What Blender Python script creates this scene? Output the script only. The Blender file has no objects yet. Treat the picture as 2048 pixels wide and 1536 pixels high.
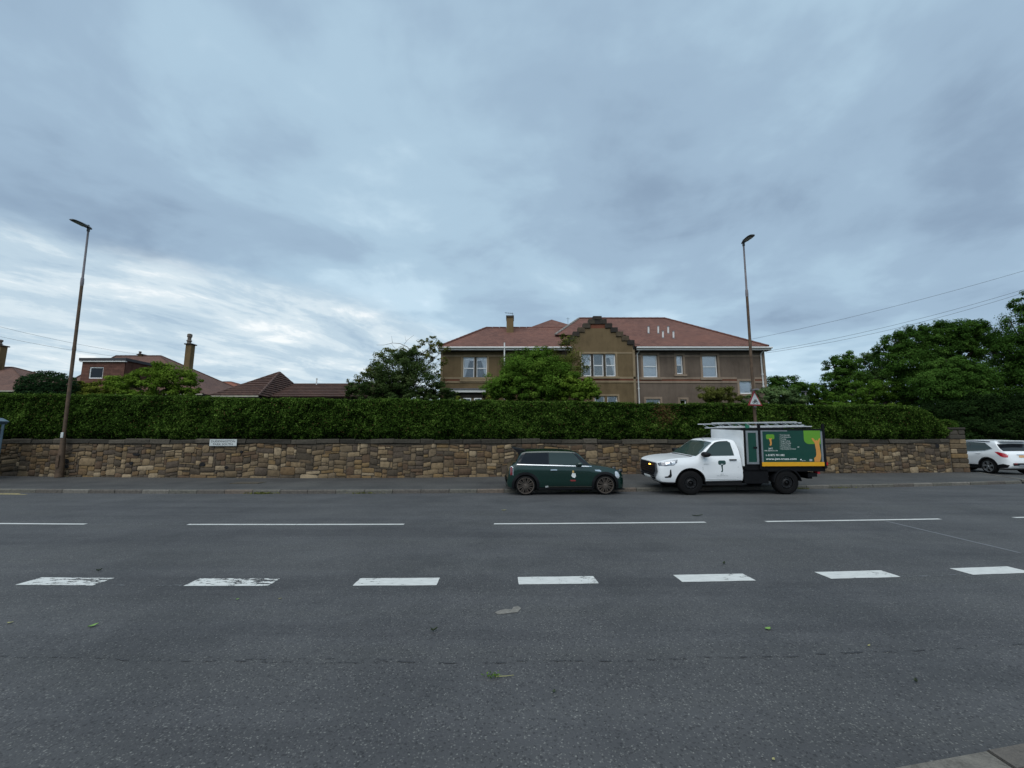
import bpy, bmesh, math, random
import numpy as np
from mathutils import Vector, Matrix
R = math.radians
rng = np.random.default_rng(7)
random.seed(7)
SC = bpy.context.scene
COL = SC.collection

# ------------------------------------------------------------------ camera
FPX, CAMH, TILT = 830.0, 1.75, math.atan(112 / 830.0)
cam = bpy.data.objects.new('camera', bpy.data.cameras.new('camera'))
COL.objects.link(cam)
cam.location = (0, 0, CAMH)
cam.rotation_euler = (R(90) + TILT, 0, 0)
cam.data.sensor_width = 36.0
cam.data.lens = 36.0 * FPX / 2048.0
cam.data.clip_start = 0.05
cam.data.clip_end = 4000
SC.camera = cam
SC.render.resolution_x, SC.render.resolution_y = 1024, 768
SC.view_settings.view_transform = 'Standard'
SC.view_settings.look = 'None'
SC.view_settings.gamma = 1.0
SC.view_settings.exposure = 0.5
EXPG = 2 ** 0.5

# ------------------------------------------------------------------ world (overcast deck with a brighter gap on the left)
SUN_EL, SUN_AZ = 54.0, 200.0      # azimuth measured from +Y (view direction) clockwise
W = bpy.data.worlds.new('World'); SC.world = W; W.use_nodes = True
nt = W.node_tree; nt.nodes.clear()
def N(t, **k):
    n = nt.nodes.new(t)
    for a, b in k.items(): setattr(n, a, b)
    return n
def lk(a, b): nt.links.new(a, b)
def M(op, a, b=None, c=None, clamp=False):
    n = N('ShaderNodeMath', operation=op, use_clamp=clamp)
    for i, v in enumerate((a, b, c)):
        if v is None: continue
        if isinstance(v, (int, float)): n.inputs[i].default_value = v
        else: lk(v, n.inputs[i])
    return n.outputs[0]
def ramp(fac, stops, interp='EASE'):
    n = N('ShaderNodeValToRGB'); n.color_ramp.interpolation = interp
    el = n.color_ramp.elements
    while len(el) < len(stops): el.new(0.5)
    for e, (p, c) in zip(el, stops):
        e.position = p; e.color = (*c, 1)
    lk(fac, n.inputs[0]); return n.outputs[0]
tc = N('ShaderNodeTexCoord'); sep = N('ShaderNodeSeparateXYZ'); lk(tc.outputs['Generated'], sep.inputs[0])
sx, sy, sz = sep.outputs
zc = M('MAXIMUM', sz, 0.0)
zo = M('ADD', zc, 0.16)
u = M('DIVIDE', sx, zo); v = M('DIVIDE', sy, zo)
def noise(uu, vv, w, scale, detail, rough, dist=0.0):
    c = N('ShaderNodeCombineXYZ'); lk(uu, c.inputs[0]); lk(vv, c.inputs[1]); c.inputs[2].default_value = w
    n = N('ShaderNodeTexNoise'); lk(c.outputs[0], n.inputs['Vector'])
    n.inputs['Scale'].default_value = scale; n.inputs['Detail'].default_value = detail
    n.inputs['Roughness'].default_value = rough; n.inputs['Distortion'].default_value = dist
    return n.outputs['Fac']
nA = noise(u, v, 3.1, 0.85, 6, 0.52, 0.25)
nB = noise(u, v, 8.7, 0.42, 3, 0.5, 0.1)
nC = noise(u, v, 5.5, 2.1, 6, 0.55, 0.35)
fac = M('ADD', M('ADD', M('MULTIPLY', nA, 0.50), M('MULTIPLY', nB, 0.30)), M('MULTIPLY', nC, 0.20))
deck = ramp(fac, [(0.40, (0.233, 0.323, 0.435)), (0.47, (0.309, 0.426, 0.548)), (0.53, (0.379, 0.522, 0.642)), (0.585, (0.499, 0.652, 0.761)), (0.655, (0.716, 0.850, 0.942))])
# streaky bright sky beyond the edge of the deck
a1 = M('ADD', M('MULTIPLY', u, 0.56), M('MULTIPLY', v, 0.83))
a2 = M('ADD', M('MULTIPLY', u, -0.83), M('MULTIPLY', v, 0.56))
nS = noise(M('MULTIPLY', a1, 0.75), M('MULTIPLY', a2, 1.25), 1.7, 3.0, 8, 0.62, 0.3)
gap = ramp(nS, [(0.30, (.37, .49, .60)), (0.45, (.47, .59, .68)), (0.56, (.60, .70, .76)), (0.70, (.84, .88, .89))])
e = M('SUBTRACT', M('SUBTRACT', sy, M('MULTIPLY', sx, 1.40)), M('MULTIPLY', zc, 4.65))
e = M('ADD', e, M('MULTIPLY', M('SUBTRACT', nA, 0.5), 0.9))
em = N('ShaderNodeMapRange', interpolation_type='SMOOTHSTEP'); lk(e, em.inputs[0])
em.inputs[1].default_value = -0.10; em.inputs[2].default_value = 0.16
# the gap closes again towards the right
er = N('ShaderNodeMapRange', interpolation_type='SMOOTHSTEP'); lk(M('DIVIDE', sx, M('ADD', M('ABSOLUTE', sy), 0.05)), er.inputs[0])
er.inputs[1].default_value = 0.30; er.inputs[2].default_value = -0.30
mixc = N('ShaderNodeMix', data_type='RGBA')
lk(M('MULTIPLY', em.outputs[0], er.outputs[0]), mixc.inputs[0]); lk(deck, mixc.inputs[6]); lk(gap, mixc.inputs[7])
bgc = N('ShaderNodeBackground'); lk(mixc.outputs[2], bgc.inputs[0]); bgc.inputs[1].default_value = 1.18 / EXPG
sky = N('ShaderNodeTexSky', sky_type='NISHITA'); sky.sun_disc = False
sky.sun_elevation = R(SUN_EL); sky.sun_rotation = R(SUN_AZ); sky.air_density = 1.0; sky.dust_density = 2.0
bgs = N('ShaderNodeBackground'); lk(sky.outputs[0], bgs.inputs[0]); bgs.inputs[1].default_value = 0.08
ms = N('ShaderNodeMixShader'); ms.inputs[0].default_value = 0.93
lk(bgs.outputs[0], ms.inputs[1]); lk(bgc.outputs[0], ms.inputs[2])
out = N('ShaderNodeOutputWorld'); lk(ms.outputs[0], out.inputs[0])

# ------------------------------------------------------------------ sun (veiled by cloud: very soft)
sl = bpy.data.lights.new('sun', 'SUN'); sl.energy = 1.5; sl.angle = R(70); sl.color = (1.0, 0.97, 0.93)
sun = bpy.data.objects.new('sun', sl); COL.objects.link(sun)
sd = Vector((math.sin(R(SUN_AZ)) * math.cos(R(SUN_EL)), math.cos(R(SUN_AZ)) * math.cos(R(SUN_EL)), math.sin(R(SUN_EL))))
sun.rotation_euler = sd.to_track_quat('Z', 'Y').to_euler()
sun.location = (0, -10, 30)

# ------------------------------------------------------------------ survey helpers: a sight line of the photograph at a known height or distance
_c, _s = math.cos(TILT), math.sin(TILT)
def ray(px, py):
    a = (px - 1024) / FPX; b = (768 - py) / FPX
    return np.array([a, _c - b * _s, _s + b * _c])
def G(px, py, z=0.0):
    d = ray(px, py); k = (z - CAMH) / d[2]; return d * k + np.array([0, 0, CAMH])
def P(px, py, Y):
    d = ray(px, py); k = Y / d[1]; return d * k + np.array([0, 0, CAMH])
def fit(pts):
    p = np.array(pts); q = np.polyfit(p[:, 0], p[:, 1], 2)
    lo, hi = p[0, 0] - 4, p[-1, 0] + 4
    def f(X):
        X = np.asarray(X, float); Xc = np.clip(X, lo, hi)
        return np.polyval(q, Xc) + (X - Xc) * (2 * q[0] * Xc + q[1])
    return f
KERB = fit([(-17.39, 14.46), (-11.84, 13.93), (-6.87, 13.8), (-2.05, 14.06), (4.09, 14.74), (12.57, 15.8), (20.55, 17.04)])
LINE = fit([(-10.89, 9.15), (-8.94, 8.94), (-6.77, 8.88), (-2.26, 9.09), (-.38, 9.15), (4.15, 9.2), (5.49, 9.25), (9.56, 9.42), (11.41, 9.9)])
DASH = fit([(-6.1, 5.48), (-5, 5.43), (-3.97, 5.43), (-2.96, 5.42), (-.93, 5.47), (.08, 5.53), (1.07, 5.54), (2.1, 5.57), (3.05, 5.6), (4.05, 5.67), (5, 5.72), (6, 5.85), (6.9, 5.98)])
def NEAR(X):
    X = np.asarray(X, float); return np.where(X > -1, 2.415 + .19 * (np.minimum(X, 12) - 2.18) + .02 * np.maximum(X - 12, 0), 1.756 + .02 * (X + 1))
def WALLZ(X): return np.interp(X, [-26, -20, -6, 1, 6, 12, 18, 23], [.24, .22, .20, .25, .33, .27, .20, .17])
def WALL(X): return KERB(X) + 3.45
WTOP = 1.79

# ------------------------------------------------------------------ materials
MATS = {}
def newmat(name):
    m = bpy.data.materials.new(name); m.use_nodes = True; MATS[name] = m
    t = m.node_tree; b = t.nodes['Principled BSDF']; return m, t, b
def nd(t, typ, **k):
    n = t.nodes.new(typ)
    for a, b in k.items(): setattr(n, a, b)
    return n
def cr(t, fac, stops, interp='LINEAR'):
    n = nd(t, 'ShaderNodeValToRGB'); n.color_ramp.interpolation = interp
    el = n.color_ramp.elements
    while len(el) < len(stops): el.new(0.5)
    for e, (p, c) in zip(el, stops): e.position = p; e.color = (*c, 1)
    t.links.new(fac, n.inputs[0]); return n.outputs[0]
def tnoise(t, scale, detail=4, rough=.55, coord='Object', stretch=None):
    c = nd(t, 'ShaderNodeTexCoord'); src = c.outputs[coord]
    if stretch:
        mp = nd(t, 'ShaderNodeMapping'); mp.inputs['Scale'].default_value = stretch
        t.links.new(src, mp.inputs[0]); src = mp.outputs[0]
    n = nd(t, 'ShaderNodeTexNoise'); t.links.new(src, n.inputs['Vector'])
    n.inputs['Scale'].default_value = scale; n.inputs['Detail'].default_value = detail; n.inputs['Roughness'].default_value = rough
    return n.outputs['Fac']
def tmath(t, op, a, b=None, clamp=False):
    n = nd(t, 'ShaderNodeMath', operation=op, use_clamp=clamp)
    for i, v in enumerate((a, b)):
        if v is None: continue
        if isinstance(v, (int, float)): n.inputs[i].default_value = v
        else: t.links.new(v, n.inputs[i])
    return n.outputs[0]
def bump(t, b, h, strength=.3, dist=.01):
    n = nd(t, 'ShaderNodeBump'); n.inputs['Strength'].default_value = strength; n.inputs['Distance'].default_value = dist
    t.links.new(h, n.inputs['Height']); t.links.new(n.outputs[0], b.inputs['Normal'])
def pm(name, col, rough=.6, metal=0., var=.12, scale=6., bmp=0., coat=0., spec=.5, emit=None, estr=0.):
    m, t, b = newmat(name)
    b.inputs['Roughness'].default_value = rough; b.inputs['Metallic'].default_value = metal
    b.inputs['Coat Weight'].default_value = coat; b.inputs['Coat Roughness'].default_value = .04
    b.inputs['Specular IOR Level'].default_value = spec
    f = tnoise(t, scale, 5)
    c = np.array(col)
    o = cr(t, f, [(.3, tuple(c * (1 - var))), (.7, tuple(np.minimum(c * (1 + var), 1)))])
    t.links.new(o, b.inputs['Base Color'])
    if bmp: bump(t, b, tnoise(t, scale * 8, 3), bmp, .01)
    if emit: b.inputs['Emission Color'].default_value = (*emit, 1); b.inputs['Emission Strength'].default_value = estr
    return m

def mat_asphalt(name, c0, c1, chip, fine=75.):
    m, t, b = newmat(name)
    c = nd(t, 'ShaderNodeTexCoord')
    # jittered lookup so the chippings are irregular
    vz = nd(t, 'ShaderNodeTexVoronoi'); vz.inputs['Scale'].default_value = fine; vz.inputs['Randomness'].default_value = 1
    jn = nd(t, 'ShaderNodeTexNoise'); jn.inputs['Scale'].default_value = 40; jn.inputs['Detail'].default_value = 2; t.links.new(c.outputs['Object'], jn.inputs['Vector'])
    ja = nd(t, 'ShaderNodeMixRGB'); ja.blend_type = 'LINEAR_LIGHT'; ja.inputs[0].default_value = .012; t.links.new(c.outputs['Object'], ja.inputs[1]); t.links.new(jn.outputs['Color'], ja.inputs[2]); t.links.new(ja.outputs[0], vz.inputs['Vector'])
    sepc = nd(t, 'ShaderNodeSeparateColor'); t.links.new(vz.outputs['Color'], sepc.inputs[0])
    big = tnoise(t, .55, 5, .6); mid = tnoise(t, 7, 4, .6); strk = tnoise(t, 1.0, 4, .6, stretch=(.12, 1.6, 1))
    base = cr(t, tmath(t, 'ADD', tmath(t, 'MULTIPLY', big, .55), tmath(t, 'MULTIPLY', strk, .45)), [(.38, c0), (.62, c1)])
    # chips: only some cells carry a pale stone, and stones come in patches
    dens = tmath(t, 'ADD', sepc.outputs[0], tmath(t, 'MULTIPLY', tmath(t, 'SUBTRACT', mid, .5), .55))
    isch = nd(t, 'ShaderNodeMapRange'); t.links.new(dens, isch.inputs[0]); isch.inputs[1].default_value = .70; isch.inputs[2].default_value = .80
    inside = nd(t, 'ShaderNodeMapRange'); t.links.new(vz.outputs['Distance'], inside.inputs[0]); inside.inputs[1].default_value = .55; inside.inputs[2].default_value = .30
    fc = tmath(t, 'MULTIPLY', isch.outputs[0], inside.outputs[0])
    fc = tmath(t, 'MULTIPLY', fc, tmath(t, 'ADD', tmath(t, 'MULTIPLY', sepc.outputs[1], .8), .15))
    mx = nd(t, 'ShaderNodeMix', data_type='RGBA'); t.links.new(fc, mx.inputs[0]); t.links.new(base, mx.inputs[6]); mx.inputs[7].default_value = (*chip, 1)
    # dark pits
    pit = nd(t, 'ShaderNodeMapRange'); t.links.new(sepc.outputs[2], pit.inputs[0]); pit.inputs[1].default_value = .80; pit.inputs[2].default_value = .95
    mx2 = nd(t, 'ShaderNodeMix', data_type='RGBA'); t.links.new(tmath(t, 'MULTIPLY', pit.outputs[0], .45), mx2.inputs[0]); t.links.new(mx.outputs[2], mx2.inputs[6]); mx2.inputs[7].default_value = (.012, .012, .014, 1)
    st1 = cr(t, tnoise(t, .8, 6, .62, stretch=(.10, 1.3, 1)), [(.36, (.84, .84, .85)), (.47, (1, 1, 1)), (.60, (1.02, 1.02, 1.0)), (.72, (1.10, 1.10, 1.08))]); st2 = cr(t, tnoise(t, .35, 7, .7), [(.38, (.80, .81, .82)), (.5, (1, 1, 1)), (.66, (1.10, 1.10, 1.08))])
    q1 = nd(t, 'ShaderNodeMix', data_type='RGBA', blend_type='MULTIPLY'); q1.inputs[0].default_value = 1; t.links.new(mx2.outputs[2], q1.inputs[6]); t.links.new(st1, q1.inputs[7])
    q2 = nd(t, 'ShaderNodeMix', data_type='RGBA', blend_type='MULTIPLY'); q2.inputs[0].default_value = 1; t.links.new(q1.outputs[2], q2.inputs[6]); t.links.new(st2, q2.inputs[7])
    t.links.new(q2.outputs[2], b.inputs['Base Color'])
    b.inputs['Roughness'].default_value = .82; b.inputs['Specular IOR Level'].default_value = .28
    bump(t, b, tmath(t, 'SUBTRACT', 1.0, vz.outputs['Distance']), .35, .006)
    return m
mat_asphalt('road_asphalt', (.0585, .0595, .0615), (.079, .080, .083), (.20, .20, .185), 78.)
mat_asphalt('pavement_asphalt', (.052, .052, .052), (.078, .077, .074), (.17, .165, .155), 110.)

def mat_paint(name, col, wear):
    m, t, b = newmat(name)
    f = tnoise(t, 9, 8, .68, stretch=(.8, 2.2, 1)); g = tnoise(t, 60, 3)
    o = cr(t, f, [(.35, tuple(np.array(col) * .82)), (.6, col)]); t.links.new(o, b.inputs['Base Color'])
    b.inputs['Roughness'].default_value = .65
    at = nd(t, 'ShaderNodeAttribute', attribute_name='wear')
    k = tmath(t, 'ADD', tmath(t, 'ADD', tmath(t, 'MULTIPLY', f, .8), tmath(t, 'MULTIPLY', g, .2)), tmath(t, 'MULTIPLY', at.outputs['Fac'], -1.0))
    mr = nd(t, 'ShaderNodeMapRange'); t.links.new(k, mr.inputs[0]); mr.inputs[1].default_value = wear; mr.inputs[2].default_value = wear + .03
    tr = nd(t, 'ShaderNodeBsdfTransparent'); mx = nd(t, 'ShaderNodeMixShader')
    t.links.new(mr.outputs[0], mx.inputs[0]); t.links.new(tr.outputs[0], mx.inputs[1]); t.links.new(b.outputs[0], mx.inputs[2])
    t.links.new(mx.outputs[0], t.nodes['Material Output'].inputs[0]); return m
mat_paint('white_paint', (.60, .605, .575), .33)
mat_paint('yellow_paint', (.52, .42, .16), .36)
mat_paint('ghost_paint', (.13, .135, .14), .50)

def mat_leaf(name, stops, trans=.28, rough=.55):
    m, t, b = newmat(name)
    at = nd(t, 'ShaderNodeAttribute', attribute_name='var')
    o = cr(t, at.outputs['Fac'], stops); t.links.new(o, b.inputs['Base Color'])
    b.inputs['Roughness'].default_value = .8; b.inputs['Specular IOR Level'].default_value = .02
    tl = nd(t, 'ShaderNodeBsdfTranslucent'); t.links.new(o, tl.inputs[0])
    mx = nd(t, 'ShaderNodeMixShader'); mx.inputs[0].default_value = trans
    t.links.new(b.outputs[0], mx.inputs[1]); t.links.new(tl.outputs[0], mx.inputs[2])
    t.links.new(mx.outputs[0], t.nodes['Material Output'].inputs[0]); return m
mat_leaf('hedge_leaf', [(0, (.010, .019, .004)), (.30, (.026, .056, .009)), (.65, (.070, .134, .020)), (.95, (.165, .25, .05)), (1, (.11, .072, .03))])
mat_leaf('dark_leaf', [(0, (.014, .030, .009)), (.5, (.032, .064, .018)), (1, (.072, .118, .034))]); mat_leaf('shrub_leaf', [(0, (.022, .042, .012)), (.5, (.050, .084, .024)), (1, (.110, .145, .052))])  # second set: muted greens of the dark shrub
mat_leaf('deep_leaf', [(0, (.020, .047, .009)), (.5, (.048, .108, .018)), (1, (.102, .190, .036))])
mat_leaf('mid_leaf', [(0, (.040, .084, .011)), (.5, (.086, .170, .022)), (1, (.17, .27, .042))])
mat_leaf('bright_leaf', [(0, (.060, .110, .012)), (.5, (.120, .200, .024)), (1, (.22, .31, .045))])
mat_leaf('olive_leaf', [(0, (.060, .070, .016)), (.5, (.115, .130, .030)), (1, (.19, .19, .055))])
mat_leaf('grey_leaf', [(0, (.055, .098, .036)), (.5, (.105, .170, .062)), (1, (.18, .25, .10))]); mat_leaf('shaded_wood_leaf', [(0, (.008, .018, .005)), (.5, (.020, .042, .011)), (1, (.055, .095, .024))])  # second set darkened: shade low in the right-hand trees put into leaf colour
mat_leaf('yellow_leaf', [(0, (.075, .095, .015)), (.5, (.14, .165, .025)), (1, (.22, .25, .04))])
mat_leaf('topiary_leaf', [(0, (.014, .034, .014)), (.5, (.024, .054, .020)), (1, (.044, .085, .032))])
pm('bark', (.055, .042, .032), .9, var=.3, bmp=.4)
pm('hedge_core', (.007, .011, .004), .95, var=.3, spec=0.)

def mat_stone(name, stops, sc=9.):
    m, t, b = newmat(name)
    oi = nd(t, 'ShaderNodeObjectInfo'); at = nd(t, 'ShaderNodeAttribute', attribute_name='var')
    fr = tmath(t, 'FRACT', tmath(t, 'ADD', oi.outputs['Random'], at.outputs['Fac']))
    o = cr(t, fr, stops, 'CONSTANT')
    f = tnoise(t, sc, 6, .65); g = tnoise(t, sc * 6, 4, .6)
    k = cr(t, tmath(t, 'ADD', tmath(t, 'MULTIPLY', f, .7), tmath(t, 'MULTIPLY', g, .3)), [(.3, (.45, .44, .43)), (.5, (.95, .94, .92)), (.7, (1.25, 1.22, 1.15))])
    mx = nd(t, 'ShaderNodeMix', data_type='RGBA', blend_type='MULTIPLY'); mx.inputs[0].default_value = 1
    t.links.new(o, mx.inputs[6]); t.links.new(k, mx.inputs[7]); t.links.new(mx.outputs[2], b.inputs['Base Color'])
    b.inputs['Roughness'].default_value = .9; b.inputs['Specular IOR Level'].default_value = .2
    bump(t, b, g, .5, .012); return m
mat_stone('rubble_stone', [(0, (0.148, 0.109, 0.067)), (.10, (0.213, 0.155, 0.092)), (.17, (0.086, 0.067, 0.048)), (.27, (0.124, 0.090, 0.057)), (.37, (0.247, 0.185, 0.114)),
                           (.43, (0.097, 0.075, 0.057)), (.54, (0.148, 0.098, 0.054)), (.61, (0.111, 0.074, 0.048)), (.69, (0.297, 0.230, 0.151)), (.74, (0.078, 0.062, 0.045)), (.82, (0.163, 0.123, 0.080)), (.91, (0.199, 0.134, 0.067))])
mat_stone('coping_stone', [(0, (.046, .042, .034)), (.3, (.064, .057, .046)), (.6, (.038, .035, .029)), (.85, (.085, .075, .060))], 11.)  # dark grey stone, darkened further to stand in for shade under the hedge
mat_stone('kerb_stone', [(0, (.13, .125, .11)), (.35, (.165, .155, .138)), (.7, (.115, .105, .095)), (.9, (.15, .125, .105))], 14.)
mat_stone('step_stone', [(0, (.045, .038, .032)), (.3, (.065, .055, .042)), (.6, (.034, .030, .027)), (.85, (.085, .066, .045))], 7.)
pm('mortar', (.082, .066, .047), .95, var=.35, scale=5, bmp=.5)

def mat_render(name, col, var=.14):
    m, t, b = newmat(name)
    f = tnoise(t, 1.1, 6, .6); g = tnoise(t, 55, 3, .6); st = tnoise(t, 2.2, 4, .6, stretch=(1.6, 1.6, .22))
    c = np.array(col)
    o = cr(t, tmath(t, 'ADD', tmath(t, 'MULTIPLY', f, .45), tmath(t, 'ADD', tmath(t, 'MULTIPLY', st, .3), tmath(t, 'MULTIPLY', g, .25))), [(.36, tuple(c * (1 - var * 1.6))), (.5, col), (.64, tuple(c * (1 + var)))])
    t.links.new(o, b.inputs['Base Color']); b.inputs['Roughness'].default_value = .95; b.inputs['Specular IOR Level'].default_value = .1
    bump(t, b, g, .6, .015); return m
mat_render('ochre_harl', (.150, .108, .060), .2); mat_render('brown_harl', (.142, .110, .086), .2); mat_render('grey_harl', (.16, .13, .105))
mat_render('sandstone_trim', (.255, .195, .122), .2); mat_render('sandstone_grey', (.255, .195, .145), .2); mat_render('red_band', (.150, .058, .036), .2)
mat_render('chimney_harl', (.15, .105, .055), .25)

def mat_tile(name, c0, c1, rows, w=.17, streak=.3):
    m, t, b = newmat(name)
    at = nd(t, 'ShaderNodeAttribute', attribute_name='uvt')      # (along, up the slope) in metres
    bk = nd(t, 'ShaderNodeTexBrick'); t.links.new(at.outputs['Vector'], bk.inputs['Vector'])
    bk.inputs['Scale'].default_value = 1; bk.inputs['Brick Width'].default_value = w; bk.inputs['Row Height'].default_value = rows
    bk.inputs['Mortar Size'].default_value = .006; bk.inputs['Mortar Smooth'].default_value = .2
    c0 = np.array(c0); c1 = np.array(c1)
    bk.inputs['Color1'].default_value = (*c0, 1); bk.inputs['Color2'].default_value = (*c1, 1); bk.inputs['Mortar'].default_value = (*(c0 * .35), 1)
    f = tnoise(t, .5, 6, .62); g = tnoise(t, 3.0, 5, .65)
    k = cr(t, tmath(t, 'ADD', tmath(t, 'MULTIPLY', f, .5), tmath(t, 'MULTIPLY', g, .5)), [(.34, (.62, .62, .64)), (.5, (1, 1, 1)), (.66, (1.22, 1.14, 1.08))])
    mx = nd(t, 'ShaderNodeMix', data_type='RGBA', blend_type='MULTIPLY'); mx.inputs[0].default_value = 1
    t.links.new(bk.outputs['Color'], mx.inputs[6]); t.links.new(k, mx.inputs[7]); t.links.new(mx.outputs[2], b.inputs['Base Color'])
    b.inputs['Roughness'].default_value = .85; b.inputs['Specular IOR Level'].default_value = .25
    bump(t, b, bk.outputs['Fac'], -.5, .01); return m
mat_tile('red_tile', (.136, .063, .048), (.178, .087, .066), .11)
mat_tile('rust_tile', (.20, .075, .048), (.25, .10, .06), .12)
mat_tile('brown_tile', (.075, .043, .035), (.105, .060, .046), .30, .25)
mat_tile('dull_tile', (.115, .062, .048), (.15, .085, .065), .14)
mat_tile('brick_wall', (.11, .050, .036), (.15, .072, .052), .15, .45); mat_render('brick_side', (.10, .05, .038), .3)

pm('white_wood', (.84, .85, .84), .45, var=.05); pm('white_pvc', (.62, .62, .60), .4, var=.08)
pm('dark_room', (.02, .02, .022), .9); pm('curtain', (.82, .83, .84), .8, var=.1, scale=14)
pm('blind', (.72, .74, .80), .8, var=.06)
pm('lead', (.10, .105, .115), .6, var=.2); pm('dark_fascia', (.028, .028, .032), .6)
pm('post_rust', (.085, .052, .030), .75, var=.4, scale=5, bmp=.3); pm('post_grey', (.16, .145, .155), .55, var=.2, scale=4); pm('lamp_grey', (.055, .06, .065), .45)
pm('lamp_lens', (.30, .32, .30), .25)
pm('cable', (.03, .03, .032), .7)
pm('sign_white', (.52, .55, .54), .45, var=.12, scale=9); pm('sign_black', (.02, .02, .022), .5); pm('sign_red', (.27, .02, .025), .5); pm('alu', (.42, .43, .44), .38, .85, var=.1)
pm('shelter_blue', (.10, .15, .19), .4); pm('terracotta', (.13, .105, .085), .8, var=.3)
pm('soil', (.035, .03, .022), .95, var=.4); pm('verge', (.030, .045, .016), .95, var=.4, scale=3, bmp=.5)
# vehicle materials
pm('car_green', (.003, .024, .018), .22, .1, var=.06, scale=2, coat=.8); pm('car_white', (.84, .86, .87), .3, 0, var=.03, scale=2, coat=.6)
pm('black_plastic', (.008, .0085, .010), .55, var=.2, spec=.2); pm('black_gloss', (.008, .008, .010), .15, coat=.3, var=.05)
pm('black_steel', (.005, .005, .006), .5, var=.25, scale=8, spec=.2); pm('tyre', (.006, .006, .0065), .85, var=.25, scale=20, bmp=.2, spec=.2); pm('wheel_well', (.006, .006, .007), .95)
pm('chrome', (.66, .68, .70), .16, 1., var=.03); pm('rim_grey', (.15, .125, .105), .35, .5, var=.12); pm('rim_dark', (.010, .010, .011), .5, .3, var=.2); pm('rim_silver', (.52, .53, .54), .3, .9, var=.08)
pm('lamp_glass', (.62, .65, .68), .08, .35, coat=1., var=.25, scale=22); pm('lamp_dark', (.16, .17, .19), .1, .3, coat=1., var=.5, scale=26); pm('lamp_red', (.42, .012, .022), .15, coat=1., var=.15)
pm('amber_light', (.9, .35, .05), .3, emit=(1., .42, .06), estr=5.0, var=.1)
pm('panel_green', (.004, .052, .036), .35, coat=.2, var=.05); pm('leaf_green', (.115, .30, .022), .4, var=.04); pm('trunk_orange', (.60, .27, .06), .4, var=.06)
pm('strip_yellow', (.72, .36, .012), .4, var=.06); pm('print_white', (.78, .80, .78), .5, var=.02); pm('print_dark', (.012, .05, .045), .5, var=.05); pm('print_grey', (.30, .33, .34), .5)
pm('decal_yellow', (.45, .30, .10), .5); pm('decal_red', (.22, .02, .02), .5); pm('plate_yellow', (.62, .36, .16), .45, var=.1); pm('plate_white', (.70, .72, .70), .45, var=.08)
pm('surround_grey', (.17, .18, .19), .35, .5); pm('ladder_alu', (.62, .63, .64), .45, .25, var=.1); pm('lamp_maroon', (.14, .012, .018), .15, coat=1., var=.3); pm('cream_gutter', (.34, .31, .25), .6); pm('wire_grey', (.07, .075, .08), .7); pm('strap_green', (.02, .16, .10), .7)

def mat_glass(name, tint, alpha, refl=1.0):
    m, t, b = newmat(name)
    gl = nd(t, 'ShaderNodeBsdfGlossy'); gl.inputs['Roughness'].default_value = .02; gl.inputs[0].default_value = (refl, refl, refl, 1)
    tr = nd(t, 'ShaderNodeBsdfTransparent'); tr.inputs[0].default_value = (*tint, 1)
    fz = nd(t, 'ShaderNodeFresnel'); fz.inputs[0].default_value = 1.6
    k = tmath(t, 'ADD', tmath(t, 'MULTIPLY', fz.outputs[0], 1.1), alpha, True)
    mx = nd(t, 'ShaderNodeMixShader'); t.links.new(k, mx.inputs[0]); t.links.new(tr.outputs[0], mx.inputs[1]); t.links.new(gl.outputs[0], mx.inputs[2])
    t.links.new(mx.outputs[0], t.nodes['Material Output'].inputs[0]); return m
mat_glass('window_glass', (.92, .94, .95), .05)
mat_glass('shelter_glass', (.35, .42, .45), .10)
def mat_carglass(name, col, rough=.03):
    m, t, b = newmat(name); b.inputs['Base Color'].default_value = (*col, 1); b.inputs['Roughness'].default_value = rough
    b.inputs['Specular IOR Level'].default_value = .5; b.inputs['IOR'].default_value = 1.45
    return m
mat_carglass('car_glass', (.006, .008, .012)); mat_carglass('car_glass_pale', (.035, .055, .053)); mat_carglass('screen_glass', (.035, .06, .055))

# ------------------------------------------------------------------ mesh helpers
OFF = {}
def empty(name, loc, rz=0.0):
    o = bpy.data.objects.new(name, None); COL.objects.link(o); o.location = loc; o.rotation_euler = (0, 0, rz)
    o.empty_display_size = .2; OFF[o] = np.array(loc, float); return o
def tag(o, label=None, cat=None, group=None, kind=None):
    if label: o['label'] = label
    if cat: o['category'] = cat
    if group: o['group'] = group
    if kind: o['kind'] = kind
    return o
def thing(name, loc, label, cat, group=None, rz=0.0):
    return tag(empty(name, loc, rz), label, cat, group)
def addobj(name, verts, faces, mat, parent=None, smooth=None, attrs=None, local=False):
    me = bpy.data.meshes.new(name)
    V = np.array(verts, float)
    if parent is not None and not local and parent in OFF: V = V - OFF[parent]
    me.from_pydata(V.tolist(), [], [list(map(int, f)) for f in faces])
    if attrs:
        for k, (dom, typ, arr) in attrs.items():
            a = me.attributes.new(k, typ, dom)
            if typ == 'FLOAT': a.data.foreach_set('value', np.asarray(arr, np.float32).ravel())
            else: a.data.foreach_set('vector', np.asarray(arr, np.float32).ravel())
    me.materials.append(MATS[mat]); me.update()
    if smooth is not None:
        me.polygons.foreach_set('use_smooth', [True] * len(me.polygons))
        if smooth < 180: me.set_sharp_from_angle(angle=R(smooth))
    o = bpy.data.objects.new(name, me); COL.objects.link(o)
    if parent is not None:
        o.parent = parent
        if parent in OFF: OFF[o] = OFF[parent]
    return o
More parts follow.
